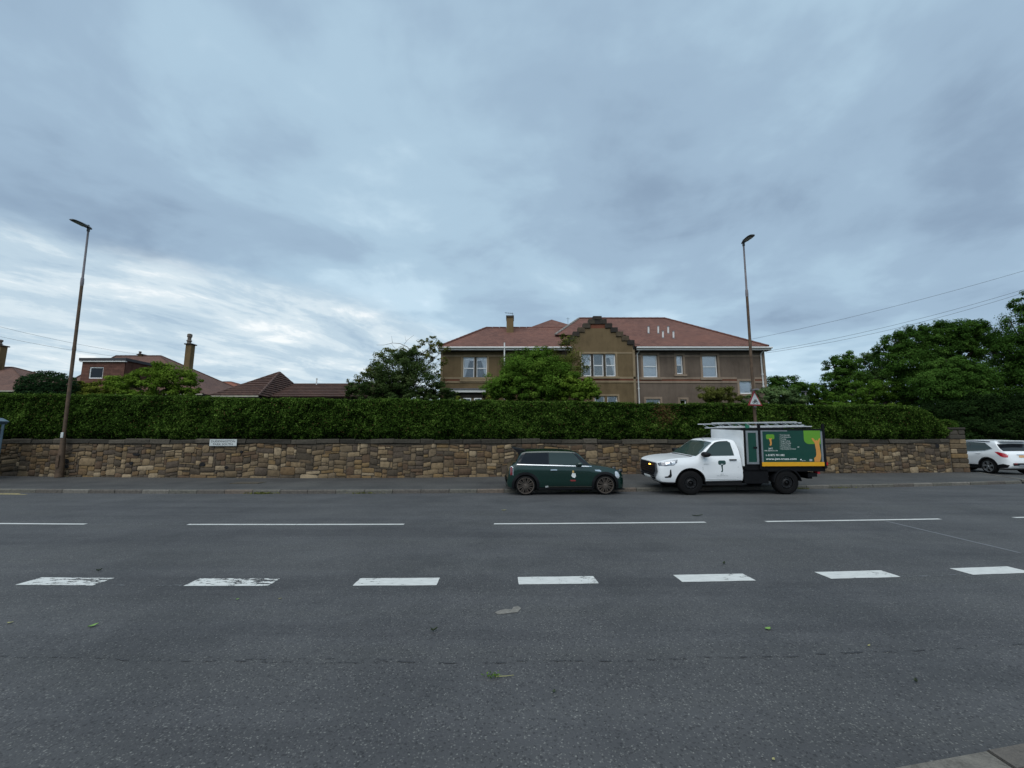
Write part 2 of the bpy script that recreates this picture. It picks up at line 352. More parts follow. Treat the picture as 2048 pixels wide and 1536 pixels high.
class MB:
    def __init__(s): s.v = []; s.f = []
    def add(s, vs, fs):
        n = len(s.v); s.v += [tuple(map(float, p)) for p in vs]; s.f += [[i + n for i in f] for f in fs]; return s
    def box(s, x0, x1, y0, y1, z0, z1):
        return s.add([(x0, y0, z0), (x1, y0, z0), (x1, y1, z0), (x0, y1, z0), (x0, y0, z1), (x1, y0, z1), (x1, y1, z1), (x0, y1, z1)],
                     [(0, 3, 2, 1), (4, 5, 6, 7), (0, 1, 5, 4), (1, 2, 6, 5), (2, 3, 7, 6), (3, 0, 4, 7)])
    def quad(s, a, b, c, d): return s.add([a, b, c, d], [(0, 1, 2, 3)])
    def poly(s, pts): return s.add(pts, [tuple(range(len(pts)))])
    def prism(s, pts2, axis, a, b):
        def mk(p, t):
            return {'x': (t, p[0], p[1]), 'y': (p[0], t, p[1]), 'z': (p[0], p[1], t)}[axis]
        n = len(pts2)
        return s.add([mk(p, a) for p in pts2] + [mk(p, b) for p in pts2],
                     [tuple(range(n)), tuple(range(2 * n - 1, n - 1, -1))] + [(i, i + n, (i + 1) % n + n, (i + 1) % n) for i in range(n)])
    def tube(s, pts, rad, seg=8):
        pts = [np.array(p, float) for p in pts]; n = len(pts)
        if np.isscalar(rad): rad = [rad] * n
        vs = []; prev = None
        for i, p in enumerate(pts):
            d = pts[min(i + 1, n - 1)] - pts[max(i - 1, 0)]; d /= np.linalg.norm(d) + 1e-9
            a = np.cross(d, (0, 0, 1) if abs(d[2]) < .9 else (1, 0, 0)) if prev is None else prev - d * prev.dot(d)
            a /= np.linalg.norm(a) + 1e-9; prev = a; b = np.cross(d, a)
            vs += [p + rad[i] * (a * math.cos(2 * math.pi * k / seg) + b * math.sin(2 * math.pi * k / seg)) for k in range(seg)]
        fs = [(i * seg + k, i * seg + (k + 1) % seg, (i + 1) * seg + (k + 1) % seg, (i + 1) * seg + k) for i in range(n - 1) for k in range(seg)]
        fs += [tuple(range(seg - 1, -1, -1)), tuple(range((n - 1) * seg, n * seg))]
        return s.add(vs, fs)
    def lathe(s, prof, seg=24, axis='z', c=(0, 0, 0), a0=0, a1=2 * math.pi, close=True):
        vs = []; n = len(prof); full = abs(a1 - a0 - 2 * math.pi) < 1e-6; m = seg if full else seg + 1
        for k in range(m):
            a = a0 + (a1 - a0) * k / seg; ca, sa = math.cos(a), math.sin(a)
            for r, h in prof:
                p = {'z': (r * ca, r * sa, h), 'y': (r * ca, h, r * sa), 'x': (h, r * ca, r * sa)}[axis]
                vs.append((p[0] + c[0], p[1] + c[1], p[2] + c[2]))
        fs = []
        for k in range(seg):
            k2 = (k + 1) % m
            for i in range(n - 1): fs.append((k * n + i, k2 * n + i, k2 * n + i + 1, k * n + i + 1))
        return s.add(vs, fs)
    def build(s, name, mat, parent=None, smooth=None, local=False, attrs=None):
        return addobj(name, s.v, s.f, mat, parent, smooth, attrs, local)
def bevel_obj(o, w, seg=2):
    bm = bmesh.new(); bm.from_mesh(o.data)
    bmesh.ops.recalc_face_normals(bm, faces=bm.faces)
    bmesh.ops.bevel(bm, geom=list(bm.edges), offset=w, segments=seg, affect='EDGES', profile=.6)
    bm.to_mesh(o.data); bm.free(); return o
def recalc(o):
    bm = bmesh.new(); bm.from_mesh(o.data); bmesh.ops.recalc_face_normals(bm, faces=bm.faces); bm.to_mesh(o.data); bm.free(); return o
def text_geo(s, size, align='LEFT', bold=0.0):
    cu = bpy.data.curves.new('t', 'FONT'); cu.body = s; cu.size = size; cu.align_x = align; cu.offset = bold; cu.resolution_u = 3
    o = bpy.data.objects.new('t', cu); COL.objects.link(o)
    dg = bpy.context.evaluated_depsgraph_get(); me = bpy.data.meshes.new_from_object(o.evaluated_get(dg))
    V = [(v.co.x, v.co.y) for v in me.vertices]; F = [tuple(p.vertices) for p in me.polygons]
    bpy.data.objects.remove(o); bpy.data.curves.remove(cu); bpy.data.meshes.remove(me)
    return np.array(V), F
# leaves: n rhombic blades as one mesh
def leaf_mesh(name, C, Nrm, size, var, mat, parent, aspect=.55, kind='stuff'):
    n = len(C); Nrm = Nrm / (np.linalg.norm(Nrm, axis=1, keepdims=True) + 1e-9)
    t = rng.normal(size=(n, 3)); t -= Nrm * (t * Nrm).sum(1, keepdims=True); t /= np.linalg.norm(t, axis=1, keepdims=True) + 1e-9
    b = np.cross(Nrm, t); sz = (size * rng.uniform(.65, 1.35, n))[:, None]
    fold = Nrm * sz * .16
    V = np.stack([C - t * sz * .5, C + b * sz * .5 * aspect + fold, C + t * sz * .5, C - b * sz * .5 * aspect + fold], 1).reshape(-1, 3)
    if parent in OFF: V = V - OFF[parent]
    me = bpy.data.meshes.new(name)
    me.vertices.add(4 * n); me.vertices.foreach_set('co', V.astype(np.float32).ravel())
    me.loops.add(4 * n); me.loops.foreach_set('vertex_index', np.arange(4 * n, dtype=np.int32))
    me.polygons.add(n); me.polygons.foreach_set('loop_start', np.arange(0, 4 * n, 4, dtype=np.int32)); me.polygons.foreach_set('loop_total', np.full(n, 4, np.int32))
    a = me.attributes.new('var', 'FLOAT', 'POINT'); a.data.foreach_set('value', np.repeat(np.clip(var, 0, 1), 4).astype(np.float32))
    me.materials.append(MATS[mat]); me.update(calc_edges=True)
    o = bpy.data.objects.new(name, me); COL.objects.link(o); o.parent = parent
    if kind: o['kind'] = kind
    return o

# ================================================================== GROUND, ROAD, PAVEMENTS
def strip(name, fa, fb, xs, za, zb, mat, n=2, kind='structure', parent=None):
    V = []; F = []
    for X in xs:
        for k in range(n):
            tt = k / (n - 1); V.append((X, float(fa(X)) * (1 - tt) + float(fb(X)) * tt, za(X) * (1 - tt) + zb(X) * tt))
    for i in range(len(xs) - 1):
        for k in range(n - 1): F.append((i * n + k, (i + 1) * n + k, (i + 1) * n + k + 1, i * n + k + 1))
    o = addobj(name, V, F, mat, parent)
    if kind: tag(o, kind=kind)
    return o
Z = lambda z: (lambda X: z)
gm = MB(); gm.add([(-1500, -800, -.06), (1500, -800, -.06), (1500, 2500, -.06), (-1500, 2500, -.06)], [(0, 1, 2, 3)])
tag(gm.build('ground', 'verge'), kind='structure')
XS = np.concatenate([np.linspace(-120, -30, 10), np.linspace(-28, 28, 57), np.linspace(32, 120, 9)])
road = strip('road', lambda X: NEAR(X) - .02, lambda X: KERB(X) + .02, XS, Z(0), Z(0), 'road_asphalt', 3)
strip('pavement', lambda X: KERB(X) + .14, lambda X: WALL(X) + .25, [x for x in np.linspace(-60, 20.5, 60)] + [20.9], lambda X: .118, lambda X: float(WALLZ(X)) + .004, 'pavement_asphalt', 4)
# corner of the pavement, then the side street
side = [(20.9, float(KERB(20.9)) + .14, .118), (21.25, 17.75, .125), (21.75, 18.9, .14), (22.4, 20.0, .155), (22.98, 20.95, .165)]
mb = MB(); V = list(side) + [(20.9, float(WALL(20.9)) + .25, .18)]
mb.poly(V); tag(mb.build('pavement_corner', 'pavement_asphalt'), kind='structure')
mb = MB(); mb.add([(20.85, 16.9, .045), (40, 20.5, .045), (40, 60, .12), (21.0, 60, .12)], [(0, 1, 2, 3)])
tag(mb.build('side_street', 'pavement_asphalt'), kind='structure')
strip('near_pavement', lambda X: NEAR(X) - 12, lambda X: NEAR(X) - .145, XS, Z(.11), Z(.10), 'pavement_asphalt', 2)

# kerb stones, one by one
def kerb_run(root, f, xs0, xs1, top, depth, sgn, n_vis, mat='kerb_stone'):
    X = xs0; i = 0
    while X < xs1:
        L = .915 * random.uniform(.97, 1.03)
        X2 = X + L * .993
        a, b = np.array((X + .006, float(f(X)))), np.array((X2 - .006, float(f(X2))))
        j = random.uniform(-.006, .006); dz = random.uniform(-.004, .004)
        m = MB(); h = top + dz; r = .022
        ya, yb = a[1] + j, b[1] + j
        pr = [(0, -.05), (0, h - r), (r, h), (depth, h), (depth, -.05)]
        V = [(a[0], ya + sgn * p[0], p[1]) for p in pr] + [(b[0], yb + sgn * p[0], p[1]) for p in pr]
        k = len(pr); m.add(V, [tuple(range(k)), tuple(range(2 * k - 1, k - 1, -1))] + [(q, q + k, (q + 1) % k + k, (q + 1) % k) for q in range(k)])
        recalc(m.build('kerb_stone', mat, root)); X += L; i += 1
fk = tag(empty('far_kerb', (0, 14.2, 0)), kind='structure'); kerb_run(fk, KERB, -24, 20.6, .12, .14, 1, 60)
nk = tag(empty('near_kerb', (0, 2.3, 0)), kind='structure'); kerb_run(nk, NEAR, -2.98, 7, .105, .145, -1, 12)
ck = tag(empty('corner_kerb', (21.5, 18.5, 0)), kind='structure')
for (a, b) in zip(side[:-1], side[1:]):
    a = np.array(a); b = np.array(b); d = (b - a)[:2]; L = np.linalg.norm(d); nn = np.array((d[1], -d[0])) / L
    for q in range(2):
        p0 = a + (b - a) * (q / 2 + .005); p1 = a + (b - a) * (q / 2 + .495)
        m = MB(); V = []
        for p in (p0, p1): V += [(p[0], p[1], 0), (p[0], p[1], p[2] + .012), (p[0] + nn[0] * .15, p[1] + nn[1] * .15, p[2] + .008), (p[0] + nn[0] * .15, p[1] + nn[1] * .15, 0)]
        m.add(V, [(0, 1, 2, 3), (7, 6, 5, 4), (0, 4, 5, 1), (1, 5, 6, 2), (2, 6, 7, 3), (3, 7, 4, 0)]); recalc(m.build('kerb_stone', 'kerb_stone', ck))

# road markings: sheets 4 mm above the asphalt, children of the road
def mark(name, f, x0, x1, w, mat, wear=0.0, n=8, z=.004, skew=0.0, wear1=None):
    V = []; F = []; wv = []
    for i in range(n + 1):
        X = x0 + (x1 - x0) * i / n; y = float(f(X)); sl_ = (float(f(X + .1)) - y) / .1
        for k in range(4):
            o = (k / 3 - .5) * w
            V.append((X - sl_ * o + skew * o + random.uniform(-.004, .004), y + o + random.uniform(-.004, .004), z)); 
            ww = wear if wear1 is None else wear + (wear1 - wear) * i / n
            wv.append(ww * (.75 + .5 * (k / 3)))
    for i in range(n):
        for k in range(3): F.append((i * 4 + k, (i + 1) * 4 + k, (i + 1) * 4 + k + 1, i * 4 + k + 1))
    return addobj(name, V, F, mat, road, attrs={'wear': ('POINT', 'FLOAT', wv)})
dash_x = [(-6.04, -5.08, .08, .15), (-3.97, -2.95, .08, .17), (-1.93, -.92, .07, .01), (.08, 1.06, .0, .08), (2.11, 3.05, -.02, .08), (4.05, 5.0, -.01, .07), (6.02, 6.92, -.02, .02),
          (-8.2, -7.1, .1, .1), (-10.3, -9.2, .1, .1), (8.0, 9.0, 0, 0), (10, 11, 0, 0)]
for a, b, w0, w1 in dash_x: mark('lane_dash', DASH, a, b, .275, 'white_paint', w0, wear1=w1)
for a, b, w0, w1 in [(-13.5, -8.94, .0, .0), (-6.77, -4.5, .06, .06), (-4.49, -2.26, -.1, -.1), (-.38, 4.15, -.1, -.1), (5.49, 9.56, -.1, -.04), (11.41, 15.5, -.1, -.1)]:
    mark('lane_line', LINE, a, b, .10, 'white_paint', w0, n=14, wear1=w1)
mark('faded_line', lambda X: DASH(X) - .12, -4.85, -4.0, .03, 'ghost_paint'); mark('faded_line', lambda X: DASH(X) - .13, 5.0, 6.0, .03, 'ghost_paint')
mark('faded_line', lambda X: LINE(X) + .0, -8.9, -6.8, .03, 'ghost_paint')
g0, g1 = G(1770, 1042), G(2040, 1106)
mark('sealed_joint', lambda X: g0[1] + (X - g0[0]) * (g1[1] - g0[1]) / (g1[0] - g0[0]), min(g0[0], g1[0]) - .0, max(g0[0], g1[0]), .005, 'ghost_paint', -.3, n=10)
mat_paint('tar_seam', (.034, .034, .036), .52)
sm = fit([(-3.4, float(G(0, 1318)[1])), (-1.6, float(G(400, 1324)[1])), (.1, float(G(1040, 1325)[1])), (2.2, float(G(1700, 1312)[1])), (3.5, float(G(2048, 1300)[1]))])
mark('tar_seam', lambda X: sm(X) + .012 * math.sin(X * 5) + .008 * math.sin(X * 13), -7, 6, .022, 'tar_seam', n=90); mark('tar_seam', lambda X: sm(X) + .05 + .01 * math.sin(X * 7), -3.2, -.5, .02, 'tar_seam', .05, n=40)
yk = lambda X: KERB(X) - .20
mark('yellow_line', yk, -24, -16.2, .09, 'yellow_paint', n=14); mark('yellow_line', lambda X: KERB(X) - .42, -17.6, -15.7, .07, 'yellow_paint', .05, n=6)
# pale patch of spilt mortar on the near lane
pp = G(1018, 1223); V = []
outl = [(-.16, -.02), (-.10, .02), (-.05, .035), (.03, .03), (.055, .075), (.11, .085), (.14, .05), (.10, -.015), (.02, -.03), (-.06, -.045), (-.13, -.05)]
m = MB(); m.poly([(pp[0] + a * .9, pp[1] + b * 1.5, .004) for a, b in outl]); m.build('mortar_stain', 'pale_stain' if 'pale_stain' in MATS else pm('pale_stain', (.17, .16, .14), .9, var=.3, scale=30).name, road)
# iron cover and repair patch in the pavement
pa = G(498, 966, .16)
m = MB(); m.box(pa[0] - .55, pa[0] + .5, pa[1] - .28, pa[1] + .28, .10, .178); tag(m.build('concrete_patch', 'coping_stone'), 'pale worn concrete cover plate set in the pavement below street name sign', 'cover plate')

# ================================================================== STONE WALL
wall = thing('stone_wall', (0, float(WALL(0)), .2), 'long rubble stone wall with grey coping below the hedge', 'wall')
X0, X1 = -25.0, 21.80
xs = np.linspace(X0, X1, 80)
V = []; F = []
for X in xs:
    y = float(WALL(X)); V += [(X, y + .015, -.05), (X, y + .015, WTOP - .185), (X, y + .42, WTOP - .185), (X, y + .42, -.05)]
for i in range(len(xs) - 1):
    for k in range(4): F.append((4 * i + k, 4 * i + (k + 1) % 4, 4 * i + 4 + (k + 1) % 4, 4 * i + 4 + k))
F += [(0, 1, 2, 3), (4 * len(xs) - 1, 4 * len(xs) - 2, 4 * len(xs) - 3, 4 * len(xs) - 4)]
addobj('mortar_core', V, F, 'mortar', wall)
CW, CH = .105, .066
nx = int((X1 - X0) / CW); nz = int((WTOP - .19 - .12) / CH)
occ = np.zeros((nz, nx), bool); stones = []
for r in range(nz):
    for c in range(nx):
        if occ[r, c]: continue
        w = int(rng.choice([2, 3, 4, 5, 6, 7], p=[.14, .23, .25, .2, .12, .06])); h = int(rng.choice([1, 2, 3, 4, 5], p=[.15, .33, .31, .15, .06]))
        ww = 0
        while ww < w and c + ww < nx and not occ[r, c + ww]: ww += 1
        hh = 0
        while hh < h and r + hh < nz and not occ[r + hh, c:c + ww].any(): hh += 1
        occ[r:r + hh, c:c + ww] = True; stones.append((c, r, ww, hh))
def stone_geo(c, r, w, h):
    x0 = X0 + c * CW; x1 = x0 + w * CW
    wob = lambda x: .035 * math.sin(x * 1.7) + .022 * math.sin(x * 4.1 + 1) + .012 * math.sin(x * 9.3)
    base = .12
    z0 = base + r * CH; z1 = z0 + h * CH
    g = random.uniform(.004, .011)
    x0 += g; x1 -= g; z0 += g; z1 -= g
    W_, H_ = x1 - x0, z1 - z0; k = min(W_, H_)
    cut = [random.uniform(.05, .30) * k for _ in range(8)]
    j = lambda a=.05: random.uniform(-a, a) * k
    pts = [(x0 + cut[0], z0 + j(.03)), (x1 - cut[1], z0 + j(.03)), (x1 + j(.03), z0 + cut[2]), (x1 + j(.03), z1 - cut[3]), (x1 - cut[4], z1 + j(.03)), (x0 + cut[5], z1 + j(.03)), (x0 + j(.03), z1 - cut[6]), (x0 + j(.03), z0 + cut[7])]
    cx, cz = (x0 + x1) / 2, (z0 + z1) / 2
    d = random.uniform(.006, .034); tilt = random.uniform(-.06, .06); tz = random.uniform(-.08, .05)
    V = []
    ins = min(.30, .022 / k)
    for ring, (sc, dd) in enumerate([(1.0, -.03), (1 - ins * .35, d * .6), (1 - ins * 1.3, d)]):
        for (x, z) in pts:
            xx = cx + (x - cx) * sc; zz = cz + (z - cz) * sc
            dep = dd + (tilt * (xx - cx) + tz * (zz - cz)) * (ring > 0)
            V.append((xx, float(WALL(xx)) - dep, zz + wob(xx)))
    F = []
    for q in range(2):
        for i in range(8): F.append((q * 8 + i, q * 8 + (i + 1) % 8, q * 8 + 8 + (i + 1) % 8, q * 8 + 8 + i))
    F.append(tuple(range(16, 24)))
    return V, F
def vis(st):
    c, r, w, h = st; x = X0 + (c + w / 2) * CW
    if x < -22.5: return 0
    y = float(WALL(x)); hid = (0.0 < x * 14 / y < 3.9 and r < 15) or (5.2 < x * 14 / y < 10.6)
    return w * h / y ** 2 * (0.05 if hid else 1)
order = sorted(stones, key=vis, reverse=True)
HOLES = []
for st in order[:300]:
    V, F = stone_geo(*st); addobj('stone', V, F, 'rubble_stone', wall, smooth=50)
VV = []; FF = []; vr = []
for st in order[300:]:
    V, F = stone_geo(*st); n = len(VV); VV += V; FF += [tuple(i + n for i in f) for f in F]; vr += [random.random()] * len(V)
tag(addobj('rubble_stones', VV, FF, 'rubble_stone', wall, smooth=50, attrs={'var': ('POINT', 'FLOAT', vr)}), kind='stuff')
# small dark patches set on the wall face
for px, py, w, h in [(272, 909, 13, 6), (262, 926, 8, 6), (404, 929, 13, 8), (130, 922, 16, 9), (130, 933, 14, 7), (1874, 892, 12, 10), (452, 935, 8, 5), (482, 904, 6, 5)]:
    X = (px - 1024) / FPX * 18
    for _ in range(20): X = (px - 1024) / FPX * (float(WALL(X)) * _c + (P(px, py, float(WALL(X)))[2] - CAMH) * _s)
    p = P(px, py, float(WALL(X)) - .052); k = 46.0
    m = MB(); a, b = w / k / 2, h / k / 2
    ring = [(p[0] + a * math.cos(t) * random.uniform(.8, 1.1), p[2] + b * math.sin(t) * random.uniform(.8, 1.1)) for t in np.linspace(0, 2 * math.pi, 9)[:-1]]
    m.prism(ring, 'y', p[1], p[1] + .1); recalc(m.build('wall_dark_patch', 'wheel_well', wall))
# coping
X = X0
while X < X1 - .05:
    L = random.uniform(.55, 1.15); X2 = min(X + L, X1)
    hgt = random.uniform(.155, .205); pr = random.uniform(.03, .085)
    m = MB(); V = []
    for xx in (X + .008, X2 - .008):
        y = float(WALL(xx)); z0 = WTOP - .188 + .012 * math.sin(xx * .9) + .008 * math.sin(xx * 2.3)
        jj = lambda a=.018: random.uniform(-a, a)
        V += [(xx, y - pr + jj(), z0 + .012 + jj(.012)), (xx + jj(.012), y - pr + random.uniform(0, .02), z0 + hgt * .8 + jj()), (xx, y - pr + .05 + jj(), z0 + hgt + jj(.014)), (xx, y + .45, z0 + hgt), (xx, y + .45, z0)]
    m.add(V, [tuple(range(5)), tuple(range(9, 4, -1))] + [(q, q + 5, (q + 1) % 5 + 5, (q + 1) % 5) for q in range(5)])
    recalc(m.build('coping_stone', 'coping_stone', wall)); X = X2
# end pier
pier = thing('gate_pier', (22.5, 21.1, .15), 'tall dark stone pier ending the wall beside the white car', 'pier')
px0, px1 = 21.82, 22.64; py0 = float(WALL(22)) - .06; py1 = py0 + .6
MB().box(px0 + .03, px1 - .03, py0 + .03, py1 - .03, 0, 2.32).build('core', 'mortar', pier)
for row in range(9):
    z0 = .14 + row * .235; k = 1 if row % 2 else 2
    cuts = np.linspace(px0, px1, k + 1); cuts[1:-1] += rng.uniform(-.1, .1, k - 1)
    for i in range(k):
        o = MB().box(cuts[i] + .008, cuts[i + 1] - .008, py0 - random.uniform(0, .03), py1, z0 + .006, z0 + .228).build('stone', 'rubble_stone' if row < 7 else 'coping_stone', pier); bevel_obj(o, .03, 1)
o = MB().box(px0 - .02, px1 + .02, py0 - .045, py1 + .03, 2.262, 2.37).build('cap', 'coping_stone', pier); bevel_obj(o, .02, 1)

# ================================================================== HEDGE
hedge = thing('clipped_hedge', (0, float(WALL(0)) + .6, WTOP), 'long clipped green hedge growing along the top of the stone wall', 'hedge')
def hedge_top(X):
    return float(np.interp(X, HX, HZ))
hx = []; hz = []
for px, py in [(-120, 782), (0, 787), (150, 789), (300, 792), (500, 796), (700, 798), (900, 801), (1100, 804), (1300, 806), (1500, 808), (1650, 810), (1800, 812), (1833, 814), (1850, 822), (1862, 834), (1875, 840), (1897, 841), (1906, 846), (1912, 858)]:
    X = (px - 1024) / FPX * 18
    for _ in range(30):
        zz = P(px, py, float(WALL(X)) + .12)[2]; X = P(px, py, float(WALL(X)) + .12)[0]
    hx.append(X); hz.append(zz)
HX, HZ = np.array(hx), np.array(hz); HEND = HX[-1]
hb = lambda X, z: .05 * np.sin(X * 1.1 + z * 2) + .045 * np.sin(X * 2.7 - z * 3.1 + 1) + .03 * np.sin(X * 5.9 + z * 5)
def front_y(X, z): return WALL(X) - .08 + .34 * np.clip((WTOP + .42 - z) / .42, 0, 1) ** 1.5 + .10 * (z - WTOP) / 2.0 + hb(X, z)
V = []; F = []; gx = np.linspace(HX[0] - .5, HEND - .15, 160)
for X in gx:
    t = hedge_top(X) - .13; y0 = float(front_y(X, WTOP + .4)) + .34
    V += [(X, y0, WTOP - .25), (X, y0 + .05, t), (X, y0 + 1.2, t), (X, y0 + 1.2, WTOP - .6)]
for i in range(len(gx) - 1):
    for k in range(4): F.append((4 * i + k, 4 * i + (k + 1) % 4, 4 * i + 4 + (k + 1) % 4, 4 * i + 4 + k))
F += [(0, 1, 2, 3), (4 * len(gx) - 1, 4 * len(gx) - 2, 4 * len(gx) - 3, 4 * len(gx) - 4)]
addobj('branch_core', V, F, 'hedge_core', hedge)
nF = 200000
def vnoise(x, z, sc, seed):
    g = np.random.default_rng(seed).uniform(-1, 1, (256, 64)); u_, w_ = x * sc + 300, z * sc + 40
    i, j = np.floor(u_).astype(int), np.floor(w_).astype(int); fu, fw = u_ - i, w_ - j; fu = fu * fu * (3 - 2 * fu); fw = fw * fw * (3 - 2 * fw)
    a = lambda di, dj: g[(i + di) % 256, (j + dj) % 64]
    return (a(0, 0) * (1 - fu) + a(1, 0) * fu) * (1 - fw) + (a(0, 1) * (1 - fu) + a(1, 1) * fu) * fw
uneven = lambda x: (.045 * vnoise(x, x * 0, .45, 11) + .030 * vnoise(x, x * 0, 1.6, 12)) * np.clip((20.0 - x) / 2, 0, 1)
X = rng.uniform(HX[0], HEND, nF); tops = np.interp(X, HX, HZ) + uneven(X)
z = WTOP - .06 + (tops - WTOP + .05) * rng.uniform(0, 1, nF)
dep = rng.uniform(0, 1, nF) ** 1.5 * .26
rnd = .09 * np.clip(1 - (tops - z) / .14, 0, 1) ** 2
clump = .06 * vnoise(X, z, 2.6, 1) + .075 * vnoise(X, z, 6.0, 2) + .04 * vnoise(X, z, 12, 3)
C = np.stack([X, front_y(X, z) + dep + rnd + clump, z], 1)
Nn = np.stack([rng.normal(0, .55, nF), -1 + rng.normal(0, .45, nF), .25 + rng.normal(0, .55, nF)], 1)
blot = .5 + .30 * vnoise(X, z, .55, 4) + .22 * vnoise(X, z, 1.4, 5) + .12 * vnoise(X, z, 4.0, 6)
var = np.clip(.22 + .5 * (blot - .3) - clump * 1.5 + rng.normal(0, .24, nF), 0, .93)  # leaves in hollows darker: recess shade put into leaf colour
brown = (np.exp(-((X - 6.75) / .45) ** 2 - ((z - 3.0) / .6) ** 2) > rng.uniform(0, 1.3, nF)) | (rng.uniform(0, 1, nF) < .012)
var[brown] = 1.0
nT = 50000
Xt = rng.uniform(HX[0], HEND, nT); tt = np.interp(Xt, HX, HZ) + uneven(Xt); dy = rng.uniform(.02, 1.3, nT)
Ct = np.stack([Xt, front_y(Xt, tt) + dy, tt + rng.normal(0, .02, nT) - rng.uniform(0, .07, nT) + .03 * vnoise(Xt, Xt * 0, 1.1, 8) + .02 * vnoise(Xt, Xt * 0, 4.0, 9)], 1)
Nt = np.stack([rng.normal(0, .5, nT), rng.normal(0, .5, nT) - .2, np.ones(nT)], 1)
vt = np.clip(.6 + rng.normal(0, .18, nT), 0, .94)  # top leaves lighter: light from above put into their colour
nE = 4000
ze = rng.uniform(WTOP, HZ[-3], nE); Ce = np.stack([np.full(nE, HEND) + rng.normal(0, .05, nE) - .08 * rng.uniform(0, 1, nE), WALL(HEND) + rng.uniform(.05, 1.2, nE), ze], 1)
Ne = np.stack([np.ones(nE), rng.normal(0, .5, nE), rng.normal(0, .5, nE)], 1)
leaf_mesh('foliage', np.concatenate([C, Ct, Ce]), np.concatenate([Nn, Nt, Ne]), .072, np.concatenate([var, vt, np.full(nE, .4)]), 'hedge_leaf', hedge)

# garden behind the wall
mb = MB(); mb.add([(-90, 18.2, .95), (-25, 18.2, .95), (0, 18.2, .95), (12, 19.4, .95), (22.0, 21.4, .95), (22.0, 90, .95), (-90, 90, .95)], [(0, 1, 2, 3, 4, 5, 6)])
tag(mb.build('garden_lawn', 'verge'), kind='structure')

pm('red_ridge', (.12, .048, .036), .85, var=.25); pm('pale_ridge', (.22, .20, .18), .8, var=.2); pm('brown_ridge', (.085, .045, .034), .85, var=.25)
# ================================================================== HOUSE
HY = 24.0                      # plane of the main front
def hx_(px, y=740): return float(P(px, y, HY)[0])
def hz_(py, px=1300, Y=HY): return float(P(px, py, Y)[2])
house = thing('sandstone_house', (5.3, 27, .95), 'two storey harled house with red tiled roof and crow stepped gable', 'house')
GZ = .9
xl, xg0, xg1, xr = hx_(882), hx_(1141), hx_(1269), hx_(1527)
zE = hz_(700)                  # eaves
# window rectangles: (px0, px1, py0, py1, kind)
WINS_L = [(926, 948.5, 713.5, 759, 'drape_l'), (952.5, 974, 713.5, 759, 'drape_r')]
WINS_G = [(1163, 1183, 707.5, 753, 'net'), (1187, 1207.6, 707.5, 753.5, 'dark'), (1211.7, 1231.7, 707.5, 753.5, 'drape_r'), (1188, 1208, 792, 822, 'dark'), (1213, 1233, 792, 822, 'dark')]
WINS_R = [(1286.5, 1315.5, 710, 755, 'blind'), (1353.5, 1366.5, 711, 748.5, 'net'), (1405.5, 1435.5, 711, 755.5, 'blind'), (1476.5, 1503.5, 762, 788, 'full'), (1289.5, 1317.5, 798, 826, 'dark'), (1357, 1369.5, 799, 822, 'dark')]
def rects(ws, Y):
    out = []
    for a, b, c, d, k in ws: out.append((float(P(a, 740, Y)[0]), float(P(b, 740, Y)[0]), float(P(a, d, Y)[2]), float(P(a, c, Y)[2]), k))
    return out
def wall_holes(name, x0, x1, z0, z1, holes, Y, mat, parent, rev=.16):
    xs = sorted({x0, x1, *[h[0] for h in holes], *[h[1] for h in holes]}); zs = sorted({z0, z1, *[h[2] for h in holes], *[h[3] for h in holes]})
    m = MB()
    for i in range(len(xs) - 1):
        for j in range(len(zs) - 1):
            cx, cz = (xs[i] + xs[i + 1]) / 2, (zs[j] + zs[j + 1]) / 2
            if any(h[0] < cx < h[1] and h[2] < cz < h[3] for h in holes): continue
            m.quad((xs[i], Y, zs[j]), (xs[i + 1], Y, zs[j]), (xs[i + 1], Y, zs[j + 1]), (xs[i], Y, zs[j + 1]))
    for a, b, c, d, *_ in holes:
        m.quad((a, Y, c), (b, Y, c), (b, Y + rev, c), (a, Y + rev, c)); m.quad((a, Y, d), (a, Y + rev, d), (b, Y + rev, d), (b, Y, d))
        m.quad((a, Y, c), (a, Y + rev, c), (a, Y + rev, d), (a, Y, d)); m.quad((b, Y, c), (b, Y, d), (b, Y + rev, d), (b, Y + rev, c))
    return m.build(name, mat, parent)
